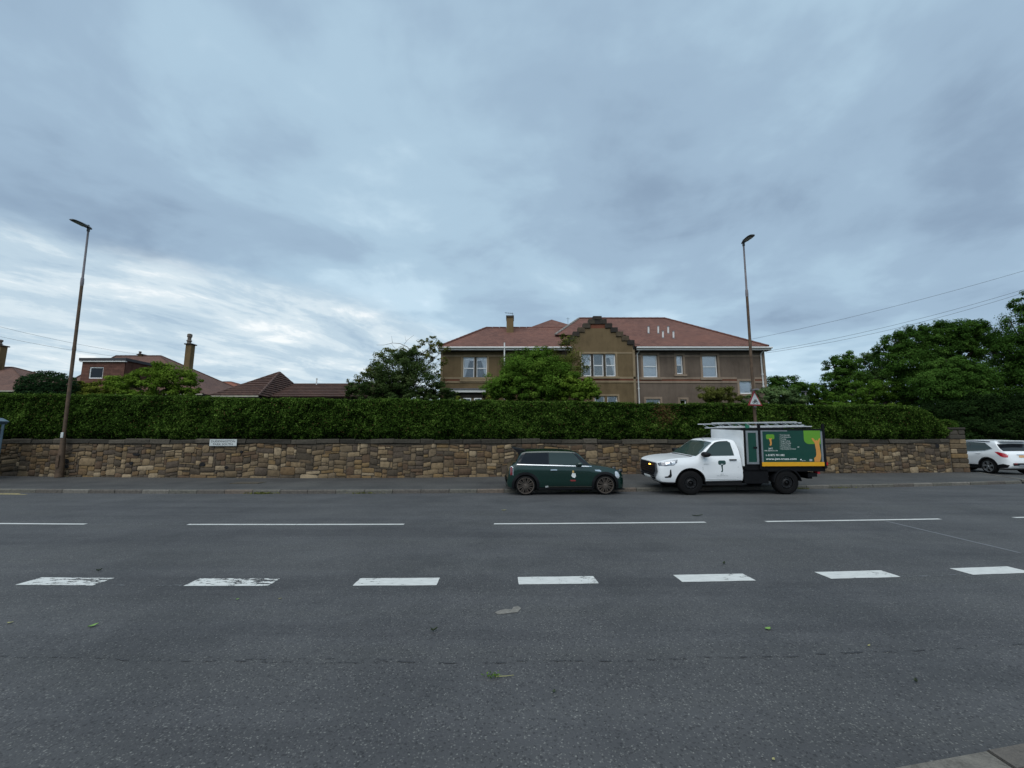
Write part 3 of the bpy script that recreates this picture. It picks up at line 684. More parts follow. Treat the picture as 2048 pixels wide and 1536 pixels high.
def window(parent, r, Y, sash=True):
    a, b, c, d, kind = r; Y = Y + .10; t = .055
    root = MB()                                            # frame with meeting rail
    root.box(a, a + t, Y, Y + .06, c, d).box(b - t, b, Y, Y + .06, c, d).box(a + t, b - t, Y, Y + .06, c, c + t * 1.5).box(a + t, b - t, Y, Y + .06, d - t, d)
    mid = (c + d) / 2 + .12 * (d - c) * 0
    if sash: root.box(a + t, b - t, Y - .012, Y + .05, mid - .022, mid + .022)
    w = root.build('window', 'white_wood', parent)
    for z0, z1 in ([(c + t * 1.5, mid - .022), (mid + .022, d - t)] if sash else [(c + t * 1.5, d - t)]):
        MB().box(a + t, b - t, Y + .028, Y + .034, z0, z1).build('pane', 'window_glass', w)
    MB().box(a - .25, b + .25, Y + .75, Y + .78, c - .2, d + .2).build('room_back', 'dark_room', w)
    if kind in ('drape_l', 'drape_r'):
        n = 14; V = []; F = []
        for j in range(7):
            f = j / 6; z_ = d - t - f * (d - c - 2 * t)
            full = (b - a) * (.62 - .52 * f ** .8)
            for i in range(n + 1):
                s_ = i / n * full; x = a + t * .5 + s_ if kind == 'drape_l' else b - t * .5 - s_
                V.append((x, Y + .065 + .016 * math.sin(i * 2.4), z_))
        for j in range(6):
            for i in range(n): F.append((j * (n + 1) + i, j * (n + 1) + i + 1, (j + 1) * (n + 1) + i + 1, (j + 1) * (n + 1) + i))
        addobj('curtain', V, F, 'curtain', w)
        MB().box(a + t, b - t, Y + .042, Y + .046, d - t - .16, d - t).build('pelmet', 'curtain', w)
    if kind == 'blind':
        for k in range(14):
            z_ = d - t - .02 - k * .05
            MB().box(a + t * .6, b - t * .6, Y + .05, Y + .065, z_ - .04, z_).build('blind_slat', 'blind', w)
        MB().box(a + t * .6, b - t * .6, Y + .08, Y + .085, c + t, d - t).build('net_curtain', 'blind', w)
    if kind in ('net', 'full'):
        MB().box(a + t * .6, b - t * .6, Y + .06, Y + .065, c + t if kind == 'full' else mid, d - t).build('net_curtain', 'blind', w)
    return w
def surround(parent, r, Y, mat, sill=True, t=.11):
    a, b, c, d = r
    m = MB(); m.box(a - t, a, Y - .022, Y + .02, c, d + t); m.box(b, b + t, Y - .022, Y + .02, c, d + t); m.box(a, b, Y - .022, Y + .02, d, d + t)
    m.build('window_surround', mat, parent)
    if sill: MB().box(a - t - .06, b + t + .06, Y - .09, Y + .02, c - .13, c).build('window_sill', mat, parent)
zb_top, zb_r1, zb_r0, zb_bot = hz_(754.5), hz_(758.5), hz_(762), hz_(766)
zl0, zl1 = hz_(713.6), hz_(710)
rl, rg, rr = rects(WINS_L, HY), rects(WINS_G, HY - .15), rects(WINS_R, HY)
wall_holes('wall', xl, xg0, GZ, zE + .02, rl, HY, 'ochre_harl', house)
GY = HY - .15
zG = float(P(1194, 690, GY)[2])
wall_holes('gable_wall', xg0, xg1, GZ, zG, rg, GY, 'ochre_harl', house)
wall_holes('wall', xg1, xr, GZ, zE + .02, rr, HY, 'brown_harl', house)
for r in rl: window(house, r, HY)
for r in rg: window(house, r, GY)
for r in rr: window(house, r, HY, sash=r[4] != 'full')
surround(house, (rl[0][0], rl[1][1], rl[0][2], rl[0][3]), HY, 'sandstone_trim')
MB().box(rl[0][1], rl[1][0], HY - .02, HY + .1, rl[0][2], rl[0][3]).build('mullion', 'step_stone', house)
surround(house, (rg[0][0], rg[2][1], rg[0][2], rg[0][3]), GY, 'sandstone_trim')
for i in (0, 1): MB().box(rg[i][1], rg[i + 1][0], GY - .02, GY + .1, rg[1][2], rg[0][3]).build('mullion', 'step_stone', house)
surround(house, (rg[3][0], rg[4][1], rg[3][2], rg[3][3]), GY, 'sandstone_trim')
for r in rr: surround(house, r[:4], HY, 'sandstone_grey', t=.12)
# string courses, pieces between windows
def course(x0, x1, Y, mt):
    MB().box(x0, x1, Y - .030, Y + .02, zb_r1 + .003, zb_top).build('string_course', mt, house)
    MB().box(x0, x1, Y - .018, Y + .02, zb_r0 + .003, zb_r1).build('red_course', 'red_band', house)
    MB().box(x0, x1, Y - .034, Y + .02, zb_bot, zb_r0).build('string_course', mt, house)
course(xl, xg0, HY, 'sandstone_trim'); course(xg0 + .0, xg1 - .0, GY, 'sandstone_trim')
course(xg1 + .01, rr[3][0] - .13, HY, 'sandstone_grey'); course(rr[3][1] + .13, xr, HY, 'sandstone_grey')
def bandtop(x0, x1, Y, mt, z0=zl0, z1=zl1): MB().box(x0, x1, Y - .018, Y + .02, z0, z1).build('lintel_band', mt, house)
bandtop(xl, rl[0][0] - .115, HY, 'sandstone_trim'); bandtop(rl[1][1] + .115, xg0, HY, 'sandstone_trim')
bandtop(rg[2][1] + .115, xg1 - .14, GY, 'sandstone_trim', hz_(708.5), hz_(705.5))
xs_ = [xg1 + .01, rr[0][0] - .125, rr[0][1] + .125, rr[1][0] - .125, rr[1][1] + .125, rr[2][0] - .125, rr[2][1] + .125, xr]
for i in range(0, 8, 2): bandtop(xs_[i], xs_[i + 1], HY, 'sandstone_grey')
MB().box(xg1 - .13, xg1 + .006, GY - .03, HY + .05, GZ, zG - .15).build('corner_strip', 'sandstone_trim', house)
MB().box(xr - .02, xr + .12, HY - .025, HY + .3, GZ, zE - .08).build('corner_strip', 'sandstone_grey', house)
MB().box(xl - .03, xl + .10, HY - .025, HY + .2, GZ, zE - .08).build('corner_strip', 'sandstone_trim', house)
# side and back walls
MB().box(xl - .0, xl + .2, HY + .2, HY + 8.0, GZ, zE).build('side_wall', 'ochre_harl', house)
MB().box(xr - .1, xr + .1, HY + .3, HY + 10.0, GZ, zE).build('side_wall', 'brown_harl', house)
MB().box(xl + .2, xr - .1, HY + 9.6, HY + 9.8, GZ, zE).build('back_wall', 'ochre_harl', house)
# stepped gable: wall courses behind, a coping stone on every step
lev = [(1185.5, 1203, 632.5, 640), (1177, 1213, 640, 648.5), (1166, 1224, 648.5, 656.7), (1155.5, 1235, 656.7, 665), (1146, 1246, 665, 673.5), (1136, 1257.5, 673.5, 682), (1127, 1268.5, 682, 690), (1117, 1280, 690, 698.5)]
X_ = lambda px, py: float(P(px, py, GY)[0]); Z_ = lambda py: float(P(1194, py, GY)[2])
prev = None
for i, (a, b, t0, t1) in enumerate(lev):
    xa, xb, z1, z0 = X_(a, t0), X_(b, t0), Z_(t0), Z_(t1)
    if i == 0:
        o = MB().box(xa, xb, GY - .08, GY + .32, z0, z1).build('step_stone', 'step_stone', house); bevel_obj(o, .02, 1)
    else:
        pa, pb = X_(lev[i - 1][0], t0), X_(lev[i - 1][1], t0)
        in_a, in_b = pa + .10, pb - .10
        if i == 1: MB().box(in_a, in_b, GY - .05, GY + .30, z0, z1 - .001).build('step_stone', 'step_stone', house)
        else: MB().box(in_a + .001, in_b - .001, GY + .001, GY + .29, z0, z1).build('gable_course', 'red_band' if i == 2 else 'ochre_harl', house)
        for s0, s1 in ((xa, in_a), (in_b, xb)):
            o = MB().box(s0, s1, GY - .07, GY + .32, z0 + .004, z1 + .05).build('step_stone', 'step_stone', house); bevel_obj(o, .015, 1)
bz = Z_(698.5)
if bz < zG: pass
# eaves: soffit, fascia, gutter
def eaves(x0, x1, Y):
    MB().box(x0, x1, Y - .42, Y + .02, zE - .10, zE - .06).build('soffit', 'dark_fascia', house)
    MB().box(x0, x1, Y - .45, Y - .42, zE - .10, zE + .05).build('fascia', 'white_pvc', house)
    m = MB(); m.tube([(x0 - .02, Y - .51, zE + .03), (x1 + .02, Y - .51, zE + .03)], .058, 8); m.build('gutter', 'white_pvc', house, smooth=60)
eaves(xl - .12, xg0 + .05, HY); eaves(xg1 + .05, xr + .28, HY)
def pipe(px, y0, y1, Y, goose=0, top=None):
    x0, z1, z0 = float(P(px, y0, Y)[0]), float(P(px, y0, Y)[2]), float(P(px, y1, Y)[2])
    pts = [(x0, Y - .06, z0), (x0, Y - .06, z1)]
    if goose: pts = [(x0, Y - .06, z0), (x0, Y - .06, z1 - .28), (x0 + goose, Y - .3, z1 - .05), (x0 + goose, Y - .48, z1 + .02)]
    m = MB(); m.tube(pts, .042, 8); o = m.build('downpipe', 'white_pvc', house, smooth=60)
    for zz in (z0 + (z1 - z0) * .35, z0 + (z1 - z0) * .05): MB().tube([(x0, Y - .06, zz), (x0, Y - .06, zz + .07)], .062, 8).build('collar', 'white_pvc', o)
pipe(1273.6, 699, 822, HY, .12); pipe(1519.5, 699, 778, HY, .15); pipe(1009, 686, 800, HY - .45)
# roofs
def tile_face(name, pts, mat, parent, thick=.05):
    if mat.startswith('bare_'): mat = mat[5:]; thick = .008
    p = [np.array(q, float) for q in pts]; n = np.cross(p[1] - p[0], p[2] - p[0]); n /= np.linalg.norm(n)
    if n[2] < 0: n = -n
    up = np.array((0, 0, 1)) - n * n[2]; up /= np.linalg.norm(up) + 1e-9; al = np.cross(up, n)
    m = MB(); k = len(p); low = [q - n * thick for q in p]
    V = p + low; F = [tuple(range(k)), tuple(range(2 * k - 1, k - 1, -1))] + [(i, i + k, (i + 1) % k + k, (i + 1) % k) for i in range(k)]
    uv = [((q - p[0]).dot(al), (q - p[0]).dot(up), 0) for q in V]
    return recalc(addobj(name, V, F, mat, parent, attrs={'uvt': ('POINT', 'FLOAT_VECTOR', uv)}))
def ridge_line(parent, a, b, ridge, r=.075):
    a = np.array(a, float); b = np.array(b, float); L = np.linalg.norm(b - a); n = max(1, int(L / .45)); m = MB()
    for i in range(n): m.tube([a + (b - a) * (i / n) + (0, 0, .02), a + (b - a) * ((i + .97) / n) + (0, 0, .02)], [r, r * .86], 6)
    m.build('ridge_tiles', ridge, parent)
def hip_roof(parent, x0, x1, y0, y1, ze, xa, xb, yr, zr, mat, ridge='red_ridge', half=False, bare=False):
    A, B, C_, D = (x0, y0, ze), (x1, y0, ze), (x1, y1, ze), (x0, y1, ze); Ra, Rb = (xa, yr, zr), (xb, yr, zr)
    tile_face('roof_slope', [A, B, Rb, Ra] if xb > xa + .01 else [A, B, Ra], mat, parent)
    tile_face('roof_slope', [C_, D, Ra, Rb] if xb > xa + .01 else [C_, D, Ra], mat, parent)
    tile_face('roof_slope', [D, A, Ra], mat, parent); tile_face('roof_slope', [B, C_, Rb], mat, parent)
    if bare: return
    for a, b in ((A, Ra), (D, Ra)) if half else ((A, Ra), (B, Rb), (C_, Rb), (D, Ra)): ridge_line(parent, a, b, ridge)
    if xb > xa + .01: ridge_line(parent, Ra, Rb, ridge)
eL, eR = float(P(877, 697, HY - .5)[0]), float(P(1538, 697, HY - .5)[0])
zR0 = zE + .08
# left block
rL = P(972, 656, 27.8); rM = P(1100, 657, 27.8)
hip_roof(house, eL, xg0 - .02, HY - .5, 32.1, zR0, rL[0], rM[0] + 1.2, 27.8, rL[2], 'red_tile', half=True)
ap = P(1103, 639, 28.9); pt = (rL[2] - zR0) / (27.8 - HY + .5)
ya = 27.3; za = zR0 + pt * (ya - HY + .5) + .006; yap = ya + (ap[2] - za) / pt; ap = P(1103, 639, yap)
hw_ = (ap[2] - za) * .94 / .6
hip_roof(house, ap[0] - hw_, ap[0] + hw_, ya, ya + 2 * (yap - ya), za, ap[0], ap[0], yap, ap[2], 'bare_red_tile', bare=True)
# right block: the slope runs on behind the gable
r0, r1 = P(1158, 637, 29.0), P(1330, 637, 29.0)
yE = HY - .48; zE2 = zR0 + .04; ptr = (r1[2] - zE2) / (29.0 - yE); ym_ = HY + 1.5; zm_ = zE2 + ptr * (ym_ - yE); xm_ = xg1 - .02; xq = xg0 - .7
tile_face('roof_slope', [(xm_, yE, zE2), (eR, yE, zE2), tuple(r1), (xm_, 29.0, r1[2])], 'red_tile', house)
tile_face('roof_slope', [(xq, ym_, zm_), (xm_, ym_, zm_), (xm_, 29.0, r1[2]), (r0[0], 29.0, r1[2])], 'red_tile', house)
tile_face('roof_slope', [(xq, ym_, zm_), (r0[0], 29.0, r1[2]), (xq, 33.5, zm_)], 'rust_tile', house)
tile_face('roof_slope', [(eR, yE, zE2), (eR, 34.4, zE2), tuple(r1)], 'red_tile', house)
tile_face('roof_slope', [(xq, 34.4, zE2), (eR, 34.4, zE2), tuple(r1), tuple(r0)], 'red_tile', house)
ridge_line(house, (eR, yE, zE2), r1, 'red_ridge'); ridge_line(house, r1, r0, 'red_ridge'); ridge_line(house, (xq, ym_, zm_), r0, 'pale_ridge')
# hide the left hip of the right block where the gable roof meets it: the gable's own pitched roof
gz = Z_(644); gx = X_(1194, 644); ge0, ge1 = X_(1127, 690), X_(1262, 690); gzb = Z_(690) - .12
for s, (xe) in ((-1, ge0), (1, ge1)):
    tile_face('roof_slope', [(gx, GY + .3, gz - .15), (xe, GY + .3, gzb), (xe, 29.5, gzb), (gx, 29.5, gz - .15)], 'rust_tile', house)
# chimney with aerial, roof vents
ca, cb = P(1013, 662, 26.6), P(1027, 631, 26.6)
MB().box(ca[0], cb[0], 26.6, 27.5, ca[2] - .8, cb[2] - .12).build('chimney_stack', 'chimney_harl', house)
ch = MB().box(ca[0] - .03, cb[0] + .03, 26.56, 27.54, cb[2] - .12, cb[2]).build('chimney_cap', 'step_stone', house)
m = MB(); q = np.array((cb[0] - .05, 26.7, cb[2])); m.tube([q, q + (0, 0, .22)], .014, 6); m.tube([q + (-.52, 0, .22), q + (.03, 0, .16)], .012, 6)
for k in range(5): m.tube([q + (-.5 + k * .11, -.16, .215 - k * .01), q + (-.5 + k * .11, .16, .215 - k * .01)], .008, 5)
m.build('aerial', 'cable', house)
def rs_z(y): return zR0 + .04 + (y - (HY - .48)) * (r1[2] - zR0 - .04) / (29.0 - HY + .48)
for px, py0, py1 in [(1297, 653, 666.5), (1316.5, 652, 666.5), (1325.8, 662, 675.5), (1336.4, 653, 666.5), (1346.8, 662.5, 676)]:
    lo, hi = 24.0, 29.0
    for _ in range(40):
        y = (lo + hi) / 2
        if P(px, py1, y)[2] > rs_z(y): lo = y
        else: hi = y
    b_ = P(px, py1, y); t_ = P(px, py0, y); m = MB()
    m.tube([b_ - (0, 0, .1), t_ - (0, 0, .03)], .055, 10); v_ = m.build('roof_vent', 'white_pvc', house, smooth=60)
    MB().tube([t_ - (0, 0, .03), t_ + (0, 0, .02)], [.075, .05], 10).build('vent_cap', 'lead', v_, smooth=60)
    MB().tube([b_ - (0, 0, .06), b_ + (0, 0, .02)], [.11, .06], 10).build('flashing', 'lead', v_, smooth=60)
# bay window with flat canopy at lower left
bx0, bx1 = float(P(903, 782, 23.1)[0]), float(P(966, 782, 23.1)[0]); bz1, bz0 = float(P(930, 779.5, 23.1)[2]), float(P(930, 785, 23.1)[2])
bay = MB().box(bx0 - .2, bx1 + .15, 23.0, HY - .01, bz0, bz1).build('bay_canopy', 'white_pvc', house)
MB().box(bx0 - .3, bx1 + .2, 22.95, HY - .01, bz1, bz1 + .06).build('canopy_lead', 'lead', bay)
MB().box(bx0, bx1, 23.25, HY - .01, GZ, bz0 - .28).build('bay_wall', 'sandstone_trim', house)
MB().box(bx0, bx1, 23.2, HY - .01, bz0 - .28, bz0).build('bay_lintel', 'step_stone', house)
for k in range(3):
    w_ = (bx1 - bx0) / 3; m = MB(); a = bx0 + k * w_ + .08; b = bx0 + (k + 1) * w_ - .08
    m.box(a, b, 23.2, 23.24, 2.2, bz0 - .3); wn = m.build('bay_window', 'white_wood', house)
    MB().box(a + .06, b - .06, 23.185, 23.197, 2.28, bz0 - .36).build('pane', 'car_glass_pale', wn)
# small aerial behind the gable
m = MB(); q = P(1136, 648, 30); m.tube([q - (0, 0, .6), q + (0, 0, .5)], .012, 5); m.tube([q + (-.12, 0, .4), q + (.12, 0, .4)], .01, 5); m.build('aerial', 'cable', house)

# ================================================================== HOUSES ON THE LEFT
def simple_house(name, label, x0, x1, y0, y1, ze, ridge, mat, wallmat, ridgemat):
    h = thing(name, ((x0 + x1) / 2, (y0 + y1) / 2, .95), label, 'house')
    MB().box(x0 + .4, x1 - .4, y0 + .4, y1 - .4, .9, ze - .02).build('wall', wallmat, h)
    MB().box(x0, x1, y0 - .03, y0 + .02, ze - .09, ze + .0).build('gutter', 'cream_gutter', h)
    MB().box(x0 + .05, x1 - .05, y0 + .05, y0 + .4, ze - .1, ze - .06).build('soffit', 'dark_fascia', h)
    xa, xb, yr, zr = ridge
    hip_roof(h, x0, x1, y0, y1, ze, xa, xb, yr, zr, mat, ridgemat)
    return h
# bungalow with coarse brown tiles: a pyramid wing in front of a long ridge
bY = 25.0
a0, a1, apx = P(422, 791, bY), P(740, 791, bY), P(559, 745, 29.0)
bung = simple_house('bungalow', 'low bungalow with coarse brown tiled hip roof behind the hedge', a0[0], apx[0] + (apx[0] - a0[0]) * .62, bY, 33.0, a0[2], (apx[0], apx[0], 29.0, apx[2]), 'brown_tile', 'grey_harl', 'brown_ridge')
q0, q1 = P(650, 767, 30.5), P(760, 767, 30.5)
tile_face('roof_slope', [(q0[0] - 3, 26.2, a0[2] + .05), (q1[0] + 1.5, 26.2, a0[2] + .05), (q1[0] + 1.5, 30.5, q0[2]), (q0[0] - 3, 30.5, q0[2])], 'brown_tile', bung)
tile_face('roof_slope', [(q0[0] - 3, 34.8, a0[2] + .05), (q1[0] + 1.5, 34.8, a0[2] + .05), (q1[0] + 1.5, 30.5, q0[2]), (q0[0] - 3, 30.5, q0[2])], 'brown_tile', bung)
MB().box(q0[0] - 2, q1[0] + 1.3, 26.6, 34.4, .9, a0[2]).build('wall', 'grey_harl', bung)
# real tile courses on the bungalow's front and right slopes, one stepped batten line each
def courses(parent, A, B, T, n, mat='brown_tile', T2=None):
    A, B, T = map(lambda p: np.array(p, float), (A, B, T)); T2 = T if T2 is None else np.array(T2, float)
    nn = np.cross(B - A, T - A); nn /= np.linalg.norm(nn); nn = nn if nn[2] > 0 else -nn
    for i in range(n):
        f0, f1 = i / n, (i + 1) / n
        l0, r0_, l1, r1_ = A + (T - A) * f0, B + (T2 - B) * f0, A + (T - A) * f1, B + (T2 - B) * f1
        o0, o1 = nn * .075, nn * .012
        V = [l0 + o0, r0_ + o0, r1_ + o1, l1 + o1, l0 + nn * .004, r0_ + nn * .004]
        uv = [(p[0] + p[1], i * .3 + (.02 if k in (0, 1, 4, 5) else .28), 0) for k, p in enumerate(V)]
        addobj('tile_course', V, [(0, 1, 2, 3), (4, 5, 1, 0)], mat, parent, attrs={'uvt': ('POINT', 'FLOAT_VECTOR', uv)})
bx1_ = apx[0] + (apx[0] - a0[0]) * .62
courses(bung, (a0[0], bY, a0[2]), (bx1_, bY, a0[2]), apx, 13); courses(bung, (bx1_, bY, a0[2]), (bx1_, 33, a0[2]), apx, 13)
courses(bung, (q0[0] - 2.2, 26.2, a0[2] + .05), (q1[0] + 1.5, 26.2, a0[2] + .05), (q0[0] - 3, 30.5, q0[2]), 9, T2=(q1[0] + 1.5, 30.5, q0[2]))
m = MB(); q = P(633, 768, 30); m.tube([q - (0, 0, .5), q + (0, 0, .35)], .045, 8); m.tube([q + (0, 0, .35), q + (0, 0, .42)], .06, 8); m.build('flue_pipe', 'white_pvc', bung)
# red roofed house farther back
fa, fb, fr0, fr1 = P(395, 788, 45), P(520, 788, 45), P(425, 761, 50), P(462, 764, 50)
h3 = simple_house('red_roof_house', 'distant house with pale red tiled roof left of the bungalow', fa[0], fb[0], 45, 55, fa[2], (fr0[0], fr1[0], 50, fr1[2]), 'rust_tile', 'grey_harl', 'red_ridge')
m = MB(); m.tube([P(422, 762, 44.6), P(436, 786, 44.6)], .06, 6); m.build('valley_flashing', 'white_pvc', h3)
fa, fb, fr0, fr1 = P(340, 790, 40), P(436, 790, 40), P(385, 752, 45), P(400, 757, 45)
simple_house('grey_roof_house', 'house with dull brown roof half hidden behind the garden tree', fa[0], fb[0], 40, 50, fa[2], (fr0[0], fr1[0], 45, fr1[2]), 'dull_tile', 'grey_harl', 'brown_ridge')
# house with brick dormer
d0, d1, e0, e1 = P(95, 792, 36), P(405, 792, 36), P(232, 712, 41.5), P(322, 712, 41.5)
h2 = simple_house('dormer_house', 'brown roofed house with flat brick dormer and tall chimney', d0[0], d1[0], 36, 47, d0[2] + .2, (e0[0], e1[0], 41.5, e1[2]), 'dull_tile', 'grey_harl', 'brown_ridge')
dz1, dz0 = float(P(200, 722, 35.8)[2]), float(P(200, 762, 35.8)[2]); dx0, dx1 = float(P(163, 740, 35.8)[0]), float(P(250, 740, 35.8)[0])
wx0, wx1 = float(P(178, 745, 35.8)[0]), float(P(206, 745, 35.8)[0]); wz0, wz1 = float(P(190, 757, 35.8)[2]), float(P(190, 734, 35.8)[2])
m = MB(); holes = [(wx0, wx1, wz0, wz1)]
dw = wall_holes('dormer_wall', dx0, dx1, dz0 - .8, dz1, holes, 35.8, 'brick_wall', h2)
me = dw.data; a = me.attributes.new('uvt', 'FLOAT_VECTOR', 'POINT'); a.data.foreach_set('vector', np.array([(v.co.x, v.co.z, 0) for v in me.vertices], np.float32).ravel())
MB().box(dx1 - .05, dx1, 35.8, 41, dz0, dz1).build('dormer_cheek', 'brick_side', h2); MB().box(dx0, dx0 + .05, 35.82, 41, dz0, dz1).build('dormer_cheek', 'brick_side', h2)
MB().box(dx0 - .15, dx1 + .15, 35.6, 41, dz1, dz1 + .24).build('dormer_roof', 'dark_fascia', h2)
MB().box(dx0 - .1, dx1 + .1, 35.62, 35.8, dz1 - .10, dz1).build('dormer_trim', 'white_pvc', h2)
w_ = MB().box(wx0, wx0 + .08, 35.86, 35.94, wz0, wz1).box(wx1 - .08, wx1, 35.86, 35.94, wz0, wz1).box(wx0, wx1, 35.85, 35.95, wz1 - .08, wz1).box(wx0, wx1, 35.85, 35.95, wz0, wz0 + .08).build('window', 'white_wood', h2)
MB().box(wx0 + .07, wx1 - .07, 35.9, 35.92, wz0 + .07, wz1 - .07).build('pane', 'car_glass', w_)
MB().box(wx0 - .2, wx1 + .2, 36.5, 36.6, wz0 - .2, wz1 + .2).build('room_back', 'dark_room', w_)
def stack(parent, pxa, pxb, py0, py1, Y, pots, depth=.9):
    a, b = P(pxa, py1, Y), P(pxb, py0, Y)
    c_ = MB().box(a[0], b[0], Y, Y + depth, a[2], b[2] - .1).build('chimney_stack', 'chimney_harl', parent)
    MB().box(a[0] - .1, b[0] + .1, Y - .1, Y + depth + .1, b[2] - .1, b[2]).build('chimney_cap', 'step_stone', c_)
    for px, h, r in pots:
        x = P(px, py0, Y + .4)[0]
        m = MB(); m.lathe([(0, 0), (r * 1.05, 0), (r, h * .25), (r * 1.35, h * .3), (r * 1.35, h * .36), (r * .9, h * .42), (r * .95, h * .66), (r * 1.25, h * .7), (r * 1.25, h * .95), (r * .8, h), (0, h)], 12, 'z', (x, Y + .4, b[2])); m.build('chimney_pot', 'terracotta', c_, smooth=40)
stack(h2, 364, 383, 687, 760, 39.0, [(378, 1.05, .17)], .5)
stack(h2, 276, 284, 708, 714, 41.4, [(280, .35, .1)], .4)
# far left house
l0, l1, lr0, lr1 = P(-190, 781, 33), P(58, 781, 33), P(-100, 735, 38.5), P(26, 735, 38.5)
h1 = simple_house('corner_house', 'brown roofed house cut by the left edge of the view', l0[0], l1[0] + .4, 33, 44, l0[2], (lr0[0], lr1[0], 38.5, lr1[2]), 'dull_tile', 'grey_harl', 'brown_ridge')
tile_face('roof_slope', [(lr1[0] - 2, 38.6, lr1[2] - .2), (P(150, 760, 38.6)[0], 38.6, P(100, 752, 38.6)[2] - .6), (P(150, 760, 38.6)[0], 44, l0[2]), (lr1[0] - 2, 44, l0[2])], 'dull_tile', h1)
stack(h1, -22, 3, 690, 742, 37.5, [(-1, .6, .16), (-12, .6, .16)], .5)

# ================================================================== TREES AND SHRUBS
def B(px, py, rx, ry, Y, rd=None):
    p = P(px, py, Y); k = Y / FPX
    return (p[0], p[1], p[2], rx * k, (rd if rd else (rx + ry) / 2 * k), ry * k)
def plant(name, label, cat, base, blobs, n, size, mat, cl=.5, trunk=.12, group=None, shell=.45, up=.4, varoff=0., limbs=True, trunkname='trunk', crown='crown', flat=1.0, per=110):
    t = thing(name, base, label, cat, group)
    blobs = np.array(blobs, float); wgt = blobs[:, 3] * blobs[:, 5]; wgt /= wgt.sum()
    C = []; V = []; Nn = []
    for b, w in zip(blobs, wgt):
        nb = int(n * w); r = b[3:6]; rc = cl * min(r[0], r[2])
        nc = max(6, int(nb / per))
        d = rng.normal(size=(nc, 3)); d[:, 1] -= .25; d /= np.linalg.norm(d, axis=1, keepdims=True)
        rad = (shell + (1 - shell) * rng.uniform(0, 1, nc) ** .6) * rng.uniform(.82, 1.12, nc)
        cc = b[:3] + d * rad[:, None] * r
        cv = rng.normal(.45, .17, nc); cr_ = rc * rng.uniform(.5, 1.2, nc)
        idx = rng.integers(0, nc, nb)
        dd = rng.normal(size=(nb, 3)); dd /= np.linalg.norm(dd, axis=1, keepdims=True); dd *= (rng.uniform(0, 1, nb) ** .55)[:, None]
        pos = cc[idx] + dd * cr_[idx, None] * np.array((1, 1, .62 * flat))
        C.append(pos); V.append(cv[idx] + rng.normal(0, .14, nb) + varoff)
        nr = dd * .8 + (pos - b[:3]) / r * .6 + np.array((0, 0, up)) + rng.normal(0, .45, (nb, 3)); Nn.append(nr)
    C = np.concatenate(C); ok = C[:, 2] > base[2] + .05; C = C[ok]
    leaf_mesh(crown, C, np.concatenate(Nn)[ok], size, np.concatenate(V)[ok], mat, t)
    m = MB(); b0 = np.array(base, float); cz = blobs[:, 2].min(); mean = np.average(blobs[:, :3], axis=0, weights=wgt)
    top = np.array((mean[0], mean[1], max(base[2] + .4, mean[2] - blobs[:, 5].mean() * .3)))
    k1 = b0 + (top - b0) * .5 + np.array((.05, 0, 0))
    m.tube([b0 - (0, 0, .1), k1, top], [trunk, trunk * .75, trunk * .5], 8)
    if limbs:
        for b in blobs:
            st = b0 + (top - b0) * random.uniform(.45, .95); en = b[:3] + np.array((0, 0, b[5] * .35)); md = (st + en) / 2 + np.array((random.uniform(-.2, .2), 0, .15))
            m.tube([st, md, en], [trunk * .5, trunk * .34, trunk * .1], 6)
            for _ in range(4):
                d = rng.normal(size=3); d[2] = abs(d[2]); d /= np.linalg.norm(d)
                m.tube([md, (md + b[:3]) / 2 + d * .1, b[:3] + d * b[3:6] * .85], [trunk * .22, trunk * .14, trunk * .04], 5)
    m.build(trunkname, 'bark', t, smooth=80); return t
def gb(px, Y, z=.95): return (float(P(px, 800, Y)[0]), Y, z)
# --- in the garden
plant('topiary_dome', 'dome shaped dark clipped bush behind the hedge at left', 'bush', gb(95, 24), [B(98, 776, 47, 31, 24), B(98, 800, 51, 32, 24)], 44000, .075, 'topiary_leaf', .12, .1, per=12, shell=.97, up=.1)
plant('yellow_shrub', 'low yellow green shrub just right of the left lamp post', 'shrub', gb(180, 25), [B(170, 780, 22, 16, 25), B(205, 778, 22, 18, 25), B(190, 792, 40, 18, 25)], 9000, .11, 'yellow_leaf', .5, .05)
plant('garden_tree', 'spreading bright green tree in front of the dormer house', 'tree', gb(310, 24.5), [B(240, 768, 30, 18, 24.5), B(290, 755, 36, 22, 24.5), B(330, 742, 24, 22, 24.5), B(352, 757, 34, 24, 24.5), B(384, 768, 18, 16, 24.5), B(300, 778, 80, 20, 24.5), B(370, 785, 30, 14, 24.5), B(300, 795, 90, 14, 24.5)], 32000, .105, 'bright_leaf', .5, .12)
plant('dark_shrub', 'dark shrub with thin arching sprays left of the house', 'shrub', gb(790, 22.5), [B(795, 742, 54, 40, 22.5), B(770, 768, 70, 30, 22.5), B(840, 762, 48, 36, 22.5), B(740, 782, 50, 20, 22.5), B(815, 715, 34, 24, 22.5), B(880, 782, 44, 18, 22.5), B(800, 800, 90, 18, 22.5), B(870, 800, 60, 16, 22.5)], 62000, .085, 'shrub_leaf', .4, .09)
spr = [b for x, y, r in [(718, 757, 11), (735, 742, 12), (748, 728, 11), (762, 712, 12), (775, 700, 9), (790, 706, 10), (808, 701, 9), (832, 696, 10), (845, 684, 9), (862, 680, 10), (880, 684, 9), (872, 700, 12), (858, 715, 12), (885, 722, 10), (878, 745, 9), (700, 764, 8), (868, 690, 10), (727, 750, 9), (850, 705, 11), (893, 700, 7)] for b in [B(x, y, r, r * .8, 22.5)]]
plant('spray_shrub', 'loose leafy sprays with pinkish tips rising above the dark shrub', 'shrub', gb(812, 22.6), spr, 3400, .10, 'olive_leaf', .8, .035, up=.2)
